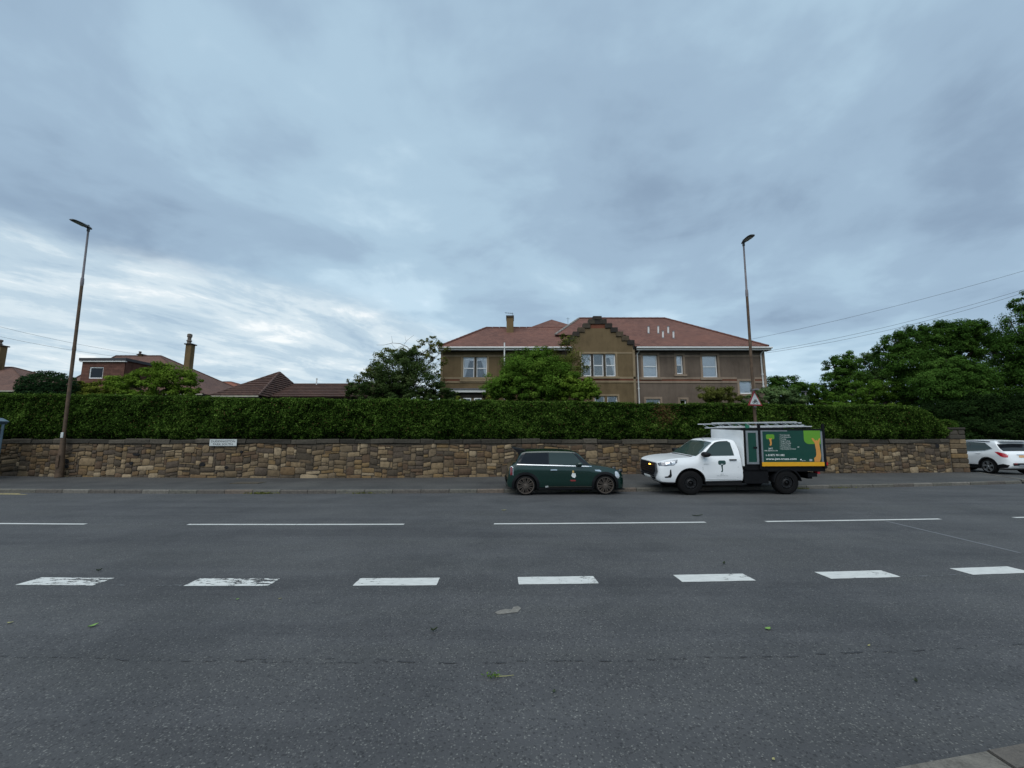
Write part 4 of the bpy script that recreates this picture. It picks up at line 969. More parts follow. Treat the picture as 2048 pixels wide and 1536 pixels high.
sh = thing('bare_branch', (float(P(835, 700, 22.4)[0]), 22.4, 3.2), 'bare arching twig above the dark shrub against the sky', 'branch')
m = MB(); q = lambda x, y: P(x, y, 22.4)
m.tube([q(826, 712), q(815, 694), q(800, 687), q(785, 686), q(768, 690), q(753, 690)], [.02, .018, .015, .012, .009, .005], 5); m.tube([q(785, 686), q(783, 672)], [.009, .004], 5); m.tube([q(808, 689), q(815, 680), q(828, 670)], [.01, .008, .004], 5); m.tube([q(812, 682), q(810, 672)], [.007, .003], 5); m.tube([q(790, 697), q(782, 686)], [.008, .004], 5)
m.build('twig', 'bark', sh)
plant('broad_bush', 'broad dense green bush in front of the house beside the gable', 'bush', gb(1060, 21.5), [B(1055, 740, 50, 42, 21.5), B(1010, 772, 44, 32, 21.5), B(1085, 730, 42, 36, 21.5), B(1110, 762, 50, 40, 21.5), B(1050, 780, 84, 26, 21.5), B(1030, 748, 34, 30, 21.5)], 66000, .09, 'mid_leaf', .42, .1)
plant('thin_tree', 'thin feathery grey green treetop against the stepped gable', 'tree', gb(1130, 22.3), [B(1128, 710, 30, 42, 22.3), B(1146, 735, 26, 40, 22.3), B(1120, 745, 26, 40, 22.3), B(1132, 685, 12, 20, 22.3)], 6500, .085, 'olive_leaf', .55, .05)
plant('bright_bush', 'bright yellow green bush rising over the hedge below gable windows', 'bush', gb(1150, 21.0), [B(1142, 775, 34, 26, 21.0), B(1168, 780, 28, 24, 21.0), B(1140, 756, 20, 18, 21.0), B(1148, 792, 44, 16, 21.0)], 11000, .12, 'bright_leaf', .5, .05)
plant('twiggy_shrub', 'brownish olive shrub above the hedge below right house windows', 'shrub', gb(1430, 22.2), [B(1432, 786, 36, 20, 22.2), B(1412, 794, 30, 14, 22.2), B(1455, 793, 30, 14, 22.2)], 7500, .09, 'olive_leaf', .5, .04)
plant('silver_shrub', 'pale grey green shrub behind the triangular sign', 'shrub', gb(1545, 22.5), [B(1530, 794, 34, 16, 22.5), B(1565, 792, 40, 18, 22.5), B(1500, 798, 26, 12, 22.5), B(1595, 797, 24, 12, 22.5)], 10000, .10, 'grey_leaf', .5, .04)
for px, lab in ((920, 'tiny yellow shoot poking above the hedge near the bay window'), (975, 'small yellow tipped shoot above the hedge beside broad bush')):
    plant('hedge_shoot', lab, 'shoot', gb(px, 19.6, 2.9), [B(px, 795, 9, 5, 19.6)], 260, .07, 'yellow_leaf', .7, .012, limbs=False, trunkname='stem', crown='leaves')
# stray shoots belong to the hedge
sx_ = rng.uniform(-24, 21, 420); sz0 = np.interp(sx_, HX, HZ) + uneven(sx_); hh_ = rng.uniform(.02, .13, 420)
Cs = np.concatenate([np.stack([sx_ + rng.normal(0, .012, 420), WALL(sx_) + .12 + rng.uniform(0, .5, 420), sz0 + hh_ * f_], 1) for f_ in (.2, .45, .7, 1.0)])
leaf_mesh('stray_shoots', Cs, rng.normal(size=Cs.shape) + (0, -.5, .3), .045, rng.uniform(.4, .93, len(Cs)), 'hedge_leaf', hedge)
# --- trees on the right
def tr(label, blobs, n, size, mat, base, trunk=.25, cl=.42, vo=0., name='broadleaf_tree', shell=.45):
    return plant(name, label, 'tree', base, blobs, n, size, mat, cl, trunk, 'trees beyond the side street', shell=shell, varoff=vo)
tr('distant rounded green tree just right of the house', [B(1565, 782, 36, 30, 48), B(1540, 775, 26, 24, 48), B(1595, 785, 30, 22, 48)], 13950, 0.203, 'deep_leaf', gb(1565, 48, .5))
tr('small distant green tree between house and tall wood', [B(1612, 778, 26, 24, 52), B(1632, 790, 18, 20, 52), B(1650, 800, 26, 20, 52), B(1600, 812, 60, 16, 52), B(1680, 814, 50, 16, 52)], 12400, 0.211, 'mid_leaf', gb(1612, 52, .5), vo=-.1)
tr('slender airy tree at the left end of the wood', [B(1668, 738, 20, 26, 44), B(1692, 728, 24, 26, 44), B(1665, 775, 22, 30, 44), B(1700, 765, 32, 34, 44)], 21700, 0.164, 'deep_leaf', gb(1680, 44, .4), vo=.1)
tr('pale loose tree behind the big one', [B(1738, 722, 22, 28, 46), B(1760, 735, 28, 36, 46), B(1740, 765, 30, 30, 46)], 13950, 0.172, 'dark_leaf', gb(1745, 46, .4), vo=.3)
tr('lighter green tree above the hedge in mid wood', [B(1730, 782, 36, 22, 38), B(1770, 778, 32, 26, 38), B(1700, 795, 38, 18, 38), B(1800, 795, 36, 22, 38), B(1740, 815, 80, 16, 38), B(1660, 815, 60, 14, 38)], 24800, 0.148, 'mid_leaf', gb(1745, 38, .3), vo=-.12)
tr('largest dark broad tree crowning the wood', [B(1792, 690, 34, 26, 37), B(1835, 676, 40, 26, 37), B(1885, 668, 44, 28, 37), B(1935, 662, 40, 24, 37), B(1965, 690, 32, 30, 37), B(1810, 725, 48, 40, 37), B(1860, 705, 40, 30, 37), B(1910, 700, 40, 26, 37), B(1835, 770, 44, 40, 37)], 71300, 0.156, 'deep_leaf', gb(1985, 37.5, .2), .38, vo=.0)
tr('rounded leafy tree low in front of the wood', [B(1900, 735, 46, 24, 33), B(1940, 760, 50, 34, 33), B(1880, 775, 50, 36, 33), B(1930, 800, 60, 30, 33)], 52700, 0.148, 'deep_leaf', gb(1915, 33, .2), .22, vo=.05)
tr('tall tree cut by the right edge of the view', [B(2050, 605, 26, 24, 34), B(2040, 660, 44, 40, 34), B(2020, 705, 46, 36, 34), B(2065, 720, 60, 60, 34), B(2090, 640, 50, 60, 34), B(2050, 780, 60, 50, 34)], 52700, 0.148, 'deep_leaf', gb(2062, 34, .2), .35, vo=-.02)
tr('deeply shaded low tree behind the white car', [B(1960, 830, 60, 40, 30), B(2020, 840, 60, 44, 30), B(1900, 835, 50, 34, 30), B(2070, 830, 50, 50, 30), B(1850, 830, 40, 30, 30), B(1985, 870, 70, 30, 30)], 71300, 0.133, 'shaded_wood_leaf', gb(1975, 30, .1), .2, vo=-.25, shell=.3)  # lower tone offset puts more of the shade into the leaf colour

plant('understorey_bush', 'dark green bush leaning over the white car at right', 'bush', (28.5, 27.5, .1), [B(1990, 868, 40, 22, 27.5), B(1950, 858, 32, 24, 27.5), B(2030, 852, 40, 28, 27.5), B(2060, 880, 50, 30, 27.5), B(1935, 885, 24, 22, 27.5)], 31000, 0.109, 'shaded_wood_leaf', .5, .08, varoff=-.05)
plant('background_wood', 'continuous dark wood filling the gaps behind the right trees', 'wood', (50, 58, 0), [B(1560, 812, 60, 26, 55), B(1640, 810, 60, 30, 55), B(1700, 800, 60, 40, 55), B(1780, 780, 60, 60, 55), B(1860, 780, 60, 70, 55), B(1940, 790, 60, 80, 55), B(2020, 790, 60, 90, 55), B(2080, 800, 60, 90, 55), B(1850, 850, 120, 40, 55), B(2000, 850, 120, 40, 55)], 46500, 0.265, 'shaded_wood_leaf', .4, .3, varoff=-.1)

# ================================================================== STREET FURNITURE
def lamp(base, top, label, group, sticker):
    t = thing('street_lamp', base, label, 'lamp post', group)
    b = np.array(base, float); tp = np.array(top, float); A = lambda f: b + (tp - b) * f
    m = MB(); m.tube([A(0) - (0, 0, .05), A(.06), A(.135), A(.15)], [.145, .125, .085, .068], 12); m.build('base_shaft', 'post_rust', t, smooth=50)
    m = MB(); m.tube([A(.148), A(.50)], [.066, .063], 12); m.build('lower_shaft', 'post_rust', t, smooth=50)
    m = MB(); m.tube([A(.49), A(.51), A(.765)], [.072, .060, .056], 12); m.build('middle_shaft', 'post_rust', t, smooth=50)
    m = MB(); m.tube([A(.755), A(.765), A(.785), A(.79), A(1.0)], [.058, .066, .06, .043, .036], 12); m.build('upper_shaft', 'post_grey', t, smooth=50)
    # flat lantern reaching over the road
    hx, hy, hz = tp; n = 9; m = MB()
    prof = [(0.12, .045, .05), (.02, .075, .07), (-.15, .13, .075), (-.40, .17, .06), (-.62, .165, .04), (-.74, .11, .022)]
    V = []
    for dy, w, h in prof: V += [(hx - w, hy + dy, hz + .05), (hx - w * .6, hy + dy, hz + .05 + h), (hx + w * .6, hy + dy, hz + .05 + h), (hx + w, hy + dy, hz + .05), (hx + w * .7, hy + dy, hz + .03), (hx - w * .7, hy + dy, hz + .03)]
    F = [(6 * i + k, 6 * i + (k + 1) % 6, 6 * i + 6 + (k + 1) % 6, 6 * i + 6 + k) for i in range(len(prof) - 1) for k in range(6)] + [tuple(range(6)), tuple(range(6 * len(prof) - 1, 6 * len(prof) - 7, -1))]
    m.add(V, F); L = recalc(m.build('lantern', 'lamp_grey', t, smooth=40))
    MB().box(hx - .10, hx + .10, hy - .60, hy - .18, hz + .018, hz + .032).build('lens', 'lamp_lens', L)
    MB().tube([(hx, hy, hz - .12), (hx, hy, hz + .07)], .055, 10).build('spigot', 'lamp_grey', L)
    MB().tube([(hx, hy - .02, hz + .11), (hx, hy - .02, hz + .18)], .035, 8).build('photocell', 'lamp_grey', L)
    s = A(sticker); m = MB(); m.box(s[0] - .05, s[0] + .05, s[1] - .085, s[1] - .06, s[2] - .11, s[2] + .11); m.build('number_plate', 'sign_white', t)
    MB().box(b[0] - .06, b[0] + .06, b[1] - .165, b[1] - .13, b[2] + .35, b[2] + .85).build('access_door', 'post_rust', t)
    return t
LY = 17.62
lamp(tuple(P(118, 952, LY)), tuple(P(177, 458, LY)), 'rusty brown lamp post at the left before the hedge', 'street lamps at the back of the pavement', .155)
RY = 18.35
rb = P(1517, 943, RY); lamp((float(rb[0]), RY, .28), tuple(P(1487, 487, RY)), 'lamp post carrying a warning sign behind the pickup truck', 'street lamps at the back of the pavement', .285)
# triangular sign on the right lamp
sc_ = P(1510, 801, RY - .25); sg = thing('warning_sign', (float(sc_[0]), RY - .25, float(sc_[2]) - .35), 'red edged triangular cycle warning sign on lamp post above truck', 'sign', rz=R(16))
OFF[sg] = np.zeros(3); sz_ = .44
tri = lambda r: [(r * math.cos(a), r * math.sin(a) + .35) for a in (R(90), R(210), R(330))]
m = MB(); m.prism(tri(sz_ * 1.02), 'y', .0, .02); m.build('plate', 'sign_red', sg)
m = MB(); m.prism(tri(sz_ * .76), 'y', -.008, -.002); m.build('face', 'sign_white', sg)
m = MB()
for cx in (-.085, .085): m.lathe([(.062, -.013), (.062, -.0085), (.045, -.0085), (.045, -.013), (.062, -.013)], 16, 'y', (cx, 0, .27))
for a, b in [((-.085, .27), (-.03, .36)), ((-.03, .36), (.055, .36)), ((.055, .36), (0, .27)), ((0, .27), (-.03, .36)), ((.085, .27), (.05, .39)), ((-.085, .27), (0, .27)), ((.02, .40), (.06, .395)), ((-.05, .38), (-.01, .38))]:
    m.tube([(a[0], -.012, a[1]), (b[0], -.012, b[1])], .010, 6)
m.build('bicycle_symbol', 'sign_black', sg)
m = MB(); m.box(-.1, .1, .02, .16, .2, .24); m.box(-.1, .1, .02, .16, .42, .46); m.build('bracket', 'alu', sg)
m = MB(); m.prism([(-.36, .80), (-.05, .86), (.06, .84), (.06, .79), (-.30, .775)], 'y', -.22, -.10); o = m.build('sign_light', 'post_grey', sg); m = MB(); m.tube([(0, -.12, .81), (0, .12, .78)], .02, 6); m.build('light_arm', 'post_grey', sg)
# street name plate on the wall
X = P(446, 885, float(WALL(-12.3)) - .12)
sn = thing('street_name_sign', (float(X[0]), float(X[1]), float(X[2]) - .15), 'white street name plate with black letters fixed to the wall', 'sign'); OFF[sn] = np.zeros(3)
wS = 55 / 830 * X[1]; hS = 13.5 / 830 * X[1]
sn.rotation_euler = (0, 0, math.atan((float(WALL(-12)) - float(WALL(-12.6))) / .6))
o = MB().box(-wS / 2, wS / 2, 0, .03, 0, hS).build('plate', 'sign_white', sn); bevel_obj(o, .008, 1)
m = MB(); m.box(-wS / 2 + .012, wS / 2 - .012, -.0025, .0, .010, .018).box(-wS / 2 + .012, wS / 2 - .012, -.0025, .0, hS - .018, hS - .010); m.build('border', 'print_grey', sn)
for txt, zz, ww in (('DUDDINGSTON', hS * .56, .88), ('PARK SOUTH', hS * .14, .72)):
    V, F = text_geo(txt, 1, 'CENTER', .012); k = wS * ww / (V[:, 0].max() - V[:, 0].min())
    kz = hS * .30 / (V[:, 1].max() - V[:, 1].min())
    addobj('lettering', [(x * k, -.003, zz + y * kz) for x, y in V], F, 'sign_black', sn, local=True)
# far street lamps seen over the hedge
for px, py0, py1, Y, lab in ((1612, 784, 812, 40, 'short grey far lamp post above the hedge left of wood'), (1757, 792, 815, 44, 'small far lamp post half lost in the wood')):
    a, b = P(px, py1 + 60, Y), P(px - 1, py0, Y)
    t = thing('far_lamp', (float(a[0]), Y, .3), lab, 'lamp post', 'far lamps beyond the hedge')
    m = MB(); m.tube([(a[0], Y, .2), b], [.09, .06], 8); m.build('post', 'post_grey', t); m = MB(); m.box(b[0] - .35, b[0] + .15, Y - .1, Y + .1, b[2], b[2] + .09); m.build('lantern', 'lamp_grey', t)
# bus shelter at the left edge
bs = thing('bus_shelter', (-21.5, 16.2, .15), 'blue grey bus shelter corner at the left edge of the view', 'bus shelter')
c1 = P(19, 843, 17.1); c0 = P(8, 858, 17.0)
m = MB(); x1_, zt = float(c1[0]), float(c1[2]); m.prism([(x1_ - 4, zt - .12), (x1_ - .12, zt - .12), (x1_, zt), (x1_ - .3, zt + .14), (x1_ - 4, zt + .14)], 'y', 15.6, 17.1); m.build('roof', 'shelter_blue', bs)
for xx in (c0[0], c0[0] - 3.6):
    for yy in (15.75, 16.95): MB().tube([(xx, yy, .15), (xx, yy, zt - .12)], .045, 8).build('post', 'shelter_blue', bs)
m = MB(); m.box(c0[0] - .01, c0[0] + .01, 15.82, 16.88, .4, zt - .3); m.build('glass_panel', 'shelter_glass', bs); MB().box(c0[0] - 3.5, c0[0] - .08, 16.94, 16.96, .4, zt - .3).build('glass_panel', 'shelter_glass', bs)
MB().box(c0[0] - 3, c0[0] - .8, 16.5, 16.8, .62, .67).build('bench', 'alu', bs)
# overhead wires
def wire(a, b, sag, label, r=.008):
    a, b = np.array(a), np.array(b); pts = [a + (b - a) * f - np.array((0, 0, sag * 4 * f * (1 - f))) for f in np.linspace(0, 1, 17)]
    t = thing('overhead_wire', tuple(map(float, a)), label, 'wire', 'overhead service wires'); m = MB(); m.tube(pts, r, 5); m.build('cable', 'wire_grey', t)
wire(P(1490, 681, 25), P(2160, 508, 20), .25, 'highest overhead wire running up to the right')
wire(P(1531, 703, 23.9), P(2160, 543, 20), .35, 'upper wire of the close pair at the right')
wire(P(1531, 706, 24.0), P(2160, 548, 20), .45, 'lower wire of the close pair at the right')
wire(P(-120, 622, 30), P(280, 709, 41), .3, 'upper overhead wire at the left', .010)
wire(P(-120, 645, 30), P(262, 716, 39), .3, 'lower overhead wire at the left', .010)
# fallen leaves and twigs on the road
pm('leaf_litter', (.16, .30, .06), .6, var=.2); pm('leaf_dark', (.03, .045, .02), .7, var=.2); pm('leaf_straw', (.28, .27, .12), .8, var=.2)
def litter(px, py, L, mt, label, ang=0., w=.45, curl=.02):
    p = G(px, py, .006); t = 7; V = []; F = []
    for i in range(t):
        f = i / (t - 1); hw = L * w * .5 * math.sin(math.pi * min(1, f * 1.02 + .02)) ** .8 + .001
        x = (f - .5) * L; zz = .006 + curl * abs(f - .4) * 1.2
        for s_ in (-1, 0, 1):
            xx, yy = x, s_ * hw; V.append((p[0] + xx * math.cos(ang) - yy * math.sin(ang), p[1] + xx * math.sin(ang) + yy * math.cos(ang), zz + (curl * .5 if s_ else 0)))
    for i in range(t - 1):
        for k in range(2): F.append((3 * i + k, 3 * i + k + 1, 3 * i + 3 + k + 1, 3 * i + 3 + k))
    o = addobj('fallen_leaf', V, F, mt, None); tag(o, label, 'leaf', 'leaves fallen on the road'); return o
litter(1536, 1258, .065, 'leaf_litter', 'bright green fallen leaf on the road at right', .3, .6, .012)
litter(186, 1252, .075, 'leaf_litter', 'green fallen leaf low on the left of the road', 1.0, .5, .014)
litter(20, 1246, .05, 'leaf_straw', 'pale fallen leaf at the far left of the near lane', .2, .5, .01)
litter(868, 1262, .06, 'leaf_dark', 'dark curled leaf on the near lane below third dash', .2, .3, .03)
litter(198, 1142, .06, 'leaf_dark', 'dark leaf beside the leftmost thick dash', .5, .6, .03)
litter(475, 1199, .03, 'leaf_litter', 'small green leaf fragment below the second thick dash', .5, .6, .01)
litter(560, 1198, .035, 'leaf_straw', 'tiny straw coloured leaf right of second thick dash', .1, .3, .01)
litter(1448, 1128, .06, 'leaf_dark', 'dark leaf between the two lines of markings', .9, .6, .03)
litter(1008, 1021, .12, 'leaf_straw', 'straw yellow leaf on the road in front of green car', .1, .4, .02)
litter(1832, 1364, .035, 'leaf_dark', 'small dark leaf on the near lane at right', .9, .6, .02)
litter(1738, 1292, .04, 'leaf_straw', 'pale leaf fragment above the near kerb at right', .4, .3, .01)
litter(1547, 1519, .022, 'leaf_straw', 'tiny yellow leaf near the bottom edge of the road', .6, .6, .006)
litter(1108, 1384, .03, 'leaf_dark', 'small moss coloured leaf on near lane under the twig', 1.2, .7, .01)
litter(1395, 1032, .25, 'leaf_dark', 'dark twig scrap on the road in front of the truck', .05, .15, .03)
tw = thing('leafy_twig', tuple(map(float, G(1000, 1353, .004))), 'broken green twig with pale stem lying on the near lane', 'twig')
m = MB(); m.tube([G(990, 1353, .01), G(1012, 1352, .012), G(1028, 1350, .008)], [.0035, .003, .002], 5); m.build('stem', 'leaf_straw', tw)
q = G(985, 1354, .01); Cc = q + rng.normal(0, 1, (46, 3)) * (.032, .012, .006) + (0, 0, .012); leaf_mesh('leaves', Cc, rng.normal(size=(46, 3)) + (0, 0, 1), .018, rng.uniform(0, 1, 46), 'mid_leaf', tw)
# grass in the gutter
gt = []
for X, n in ((-8.2, 160), (-4.9, 60), (2.2, 60), (10.3, 60), (12.0, 30)):
    gt.append(np.stack([X + rng.normal(0, .22, n), KERB(X) - .05 + rng.normal(0, .03, n), rng.uniform(.0, .05, n)], 1))
gt = np.concatenate(gt); wd = tag(empty('gutter_weeds', (0, 14.2, 0)), 'sparse weeds and leaf litter in the gutter along kerb', 'weeds'); leaf_mesh('blades', gt, rng.normal(size=(len(gt), 3)), .05, rng.uniform(.3, 1, len(gt)), 'olive_leaf', wd)
# ================================================================== VEHICLES
def pchip(xk, yk):
    xk = np.array(xk, float); yk = np.array(yk, float); h = np.diff(xk); d = np.diff(yk) / h
    m = np.zeros(len(xk)); m[0], m[-1] = d[0], d[-1]
    for i in range(1, len(xk) - 1):
        m[i] = 0 if d[i - 1] * d[i] <= 0 else (h[i - 1] + h[i]) * 3 / ((2 * h[i] + h[i - 1]) / d[i - 1] + (h[i] + 2 * h[i - 1]) / d[i])
    def f(x):
        x = min(max(x, xk[0]), xk[-1]); i = min(int(np.searchsorted(xk, x, 'right')) - 1, len(h) - 1); t = (x - xk[i]) / h[i]
        return float((2 * t**3 - 3 * t**2 + 1) * yk[i] + (t**3 - 2 * t**2 + t) * h[i] * m[i] + (-2 * t**3 + 3 * t**2) * yk[i + 1] + (t**3 - t**2) * h[i] * m[i + 1])
    return f
class Loft:
    def __init__(s, zt, zb, hw, belt, tumble, waist=.985, crown=.02):
        s.zt = pchip(*zip(*zt)); s.zb = pchip(*zip(*zb)); s.hw = pchip(*zip(*hw)); s.belt = belt; s.tum = tumble; s.x0, s.x1 = zt[0][0], zt[-1][0]; s.waist = waist; s.crown = crown
        s.knots = sorted({p[0] for p in zt + zb + hw})
    def sec(s, x):
        zt, zb, hw = s.zt(x), s.zb(x), s.hw(x); zs = min(s.belt(x), zt - .07); H = zs - zb; G_ = zt - zs; k = min(1, G_ / .22)
        ru = hw * .935 - s.tum * max(0, G_ - .10)
        sh = hw * .95
        return [(0, zb), (hw * .86, zb), (hw * .94, zb + .05 * H), (hw * .972, zb + .16 * H), (hw * .995, zb + .36 * H), (hw * s.waist, zb + .55 * H), (hw, zb + .72 * H), (hw * .982, zb + .90 * H), (sh, zs),
                (sh * .7 + ru * .3, zs + .30 * (G_ - .06 * k)), (sh * .3 + ru * .7, zs + .66 * (G_ - .06 * k)), (ru, zt - .058 * k), (ru - .028, zt - .026 * k), (ru - .09, zt - s.crown * .8 * k - .004), (ru * .6, zt - s.crown * .35 * k), (ru * .3, zt - s.crown * .1 * k), (0, zt)]
    def w(s, x, z):                      # outer half width of the side at a height
        q = s.sec(x)[2:13]; return float(np.interp(z, [p[1] for p in q], [p[0] for p in q]))
    def top(s, x, y):                    # height of the upper skin
        q = s.sec(x)[8:]; return float(np.interp(abs(y), [p[0] for p in q][::-1], [p[1] for p in q][::-1]))
    def end(s, y, z, front):             # x of the nose or tail skin
        xs = np.linspace(s.x0, s.x0 + .9, 240) if front == 'lo' else np.linspace(s.x1, s.x1 - .9, 240)
        for x in xs:
            if s.zb(x) <= z <= s.zt(x) - .02 and s.w(x, z) >= abs(y): return float(x)
        return float(xs[-1])
    def mesh(s, n=90):
        xs = sorted(set(np.round(np.concatenate([np.linspace(s.x0, s.x1, n), np.linspace(s.x0, s.x0 + .25, 14), np.linspace(s.x1 - .25, s.x1, 14)]), 4)))
        V = []; F = []; m = 0
        for x in xs:
            h = s.sec(x); ring = [(x, y, z) for y, z in h] + [(x, -y, z) for y, z in h[-2:0:-1]]; m = len(ring); V += ring
        for i in range(len(xs) - 1):
            for k in range(m): F.append((i * m + k, i * m + (k + 1) % m, (i + 1) * m + (k + 1) % m, (i + 1) * m + k))
        F += [tuple(range(m - 1, -1, -1)), tuple(range((len(xs) - 1) * m, len(xs) * m))]
        return V, F
def cut_body(name, loft, wheels, r, mat, parent, extra=None):
    V, F = loft.mesh(); o = recalc(addobj(name, V, F, mat, parent, local=True))
    m = MB()
    for (cx, cz) in wheels:
        pts = [(cx + r * math.cos(a), cz + r * math.sin(a)) for a in np.linspace(0, 2 * math.pi, 41)[:-1]]
        hwv = loft.hw(cx)
        m.prism(pts, 'y', -hwv - .3, -hwv + .30); m.prism(pts, 'y', hwv - .30, hwv + .3)
    cu = recalc(m.build('cut', 'wheel_well', None)); cu.data.materials[0] = MATS['wheel_well']
    o.data.materials.append(MATS['wheel_well'])
    md = o.modifiers.new('b', 'BOOLEAN'); md.operation = 'DIFFERENCE'; md.object = cu; md.solver = 'EXACT'; md.material_mode = 'TRANSFER'
    dg = bpy.context.evaluated_depsgraph_get(); me = bpy.data.meshes.new_from_object(o.evaluated_get(dg)); o.modifiers.clear(); o.data = me
    bpy.data.objects.remove(cu)
    me.polygons.foreach_set('use_smooth', [True] * len(me.polygons)); me.set_sharp_from_angle(angle=R(34)); return o
def poly_fill(pts, cuts=3):
    bm = bmesh.new(); P2 = []
    n = len(pts)
    for i in range(n):
        a, b = np.array(pts[i]), np.array(pts[(i + 1) % n]); k = max(1, int(np.linalg.norm(b - a) / .12))
        P2 += [tuple(a + (b - a) * j / k) for j in range(k)]
    vs = [bm.verts.new((x, y, 0)) for x, y in P2]; bm.faces.new(vs)
    bmesh.ops.triangulate(bm, faces=bm.faces[:]); bmesh.ops.subdivide_edges(bm, edges=bm.edges[:], cuts=cuts, use_grid_fill=True)
    bm.verts.index_update(); V = [(v.co.x, v.co.y) for v in bm.verts]; F = [tuple(v.index for v in f.verts) for f in bm.faces]; bm.free(); return V, F
def side_panel(name, loft, pts, side, eps, mat, parent, cuts=2):
    if 'glass' in name: cuts = 6; eps = max(eps, .009)
    if 'pillar' in name: cuts = 4; eps = .0105
    V, F = poly_fill(pts, cuts)
    return addobj(name, [(x, side * (loft.w(x, z) + eps), z) for x, z in V], F, mat, parent, smooth=180, local=True)
def side_text(name, loft, s, x, z, h, side, mat, parent, align='LEFT', width=None, flaty=None, bold=0.):
    V, F = text_geo(s, 1, align, bold); k = h / (V[:, 1].max() - min(0, V[:, 1].min())); kx = k if width is None else width / (V[:, 0].max() - V[:, 0].min())
    out_ = []
    for a, b in V:
        xx, zz = x + a * kx * (1 if side < 0 else -1), z + b * k; out_.append((xx, flaty if flaty is not None else side * (loft.w(xx, zz) + .006), zz))
    return addobj(name, out_, F, mat, parent, local=True)
def end_panel(name, loft, pts, which, eps, mat, parent, cuts=2):
    V, F = poly_fill(pts, cuts); sg_ = -1 if which == 'lo' else 1
    return addobj(name, [(loft.end(y, z, which) + sg_ * eps, y, z) for y, z in V], F, mat, parent, smooth=180, local=True)
def top_panel(name, loft, x0, x1, f, eps, mat, parent, nx=16, ny=18):
    eps = .011
    V = []; F = []
    for i in range(nx + 1):
        x = x0 + (x1 - x0) * i / nx; q = loft.sec(x); ym = f(x) * (q[12][0])
        for j in range(ny + 1): y = (j / ny * 2 - 1) * ym; V.append((x, y, loft.top(x, y) + eps))
    for i in range(nx):
        for j in range(ny): F.append((i * (ny + 1) + j, i * (ny + 1) + j + 1, (i + 1) * (ny + 1) + j + 1, (i + 1) * (ny + 1) + j))
    return addobj(name, V, F, mat, parent, smooth=180, local=True)
def band(name, loft, path, hw, side, eps, mat, parent):
    V = []; F = []
    for i, (x, z) in enumerate(path):
        a, b = path[max(i - 1, 0)], path[min(i + 1, len(path) - 1)]; d = np.array((b[0] - a[0], b[1] - a[1])); d /= np.linalg.norm(d); n = (-d[1], d[0])
        for s_ in (-1, 1):
            xx, zz = x + n[0] * hw * s_, z + n[1] * hw * s_; V.append((xx, side * (loft.w(xx, zz) + eps), zz))
        for s_ in (-1, 1):
            xx, zz = x + n[0] * hw * s_, z + n[1] * hw * s_; V.append((xx, side * (loft.w(xx, zz) - .01), zz))
    for i in range(len(path) - 1): F += [(4 * i, 4 * i + 1, 4 * i + 5, 4 * i + 4), (4 * i, 4 * i + 4, 4 * i + 6, 4 * i + 2), (4 * i + 1, 4 * i + 3, 4 * i + 7, 4 * i + 5)]
    return addobj(name, V, F, mat, parent, local=True)
def arch(name, loft, cx, cz, r0, r1, a0, a1, side, eps, mat, parent):
    V = []; F = []; n = 26
    for i in range(n + 1):
        a = a0 + (a1 - a0) * i / n
        for r, e in ((r0, -.02), (r0, eps), ((r0 + r1) / 2, eps * 1.1), (r1, eps * .8), (r1, -.01)):
            x, z = cx + r * math.cos(a), cz + r * math.sin(a); V.append((x, side * (loft.w(x, max(z, loft.zb(x) + .02)) + e), z))
    for i in range(n):
        for k in range(4): F.append((5 * i + k, 5 * i + k + 1, 5 * i + 6 + k, 5 * i + 5 + k))
    return addobj(name, V, F, mat, parent, smooth=40, local=True)
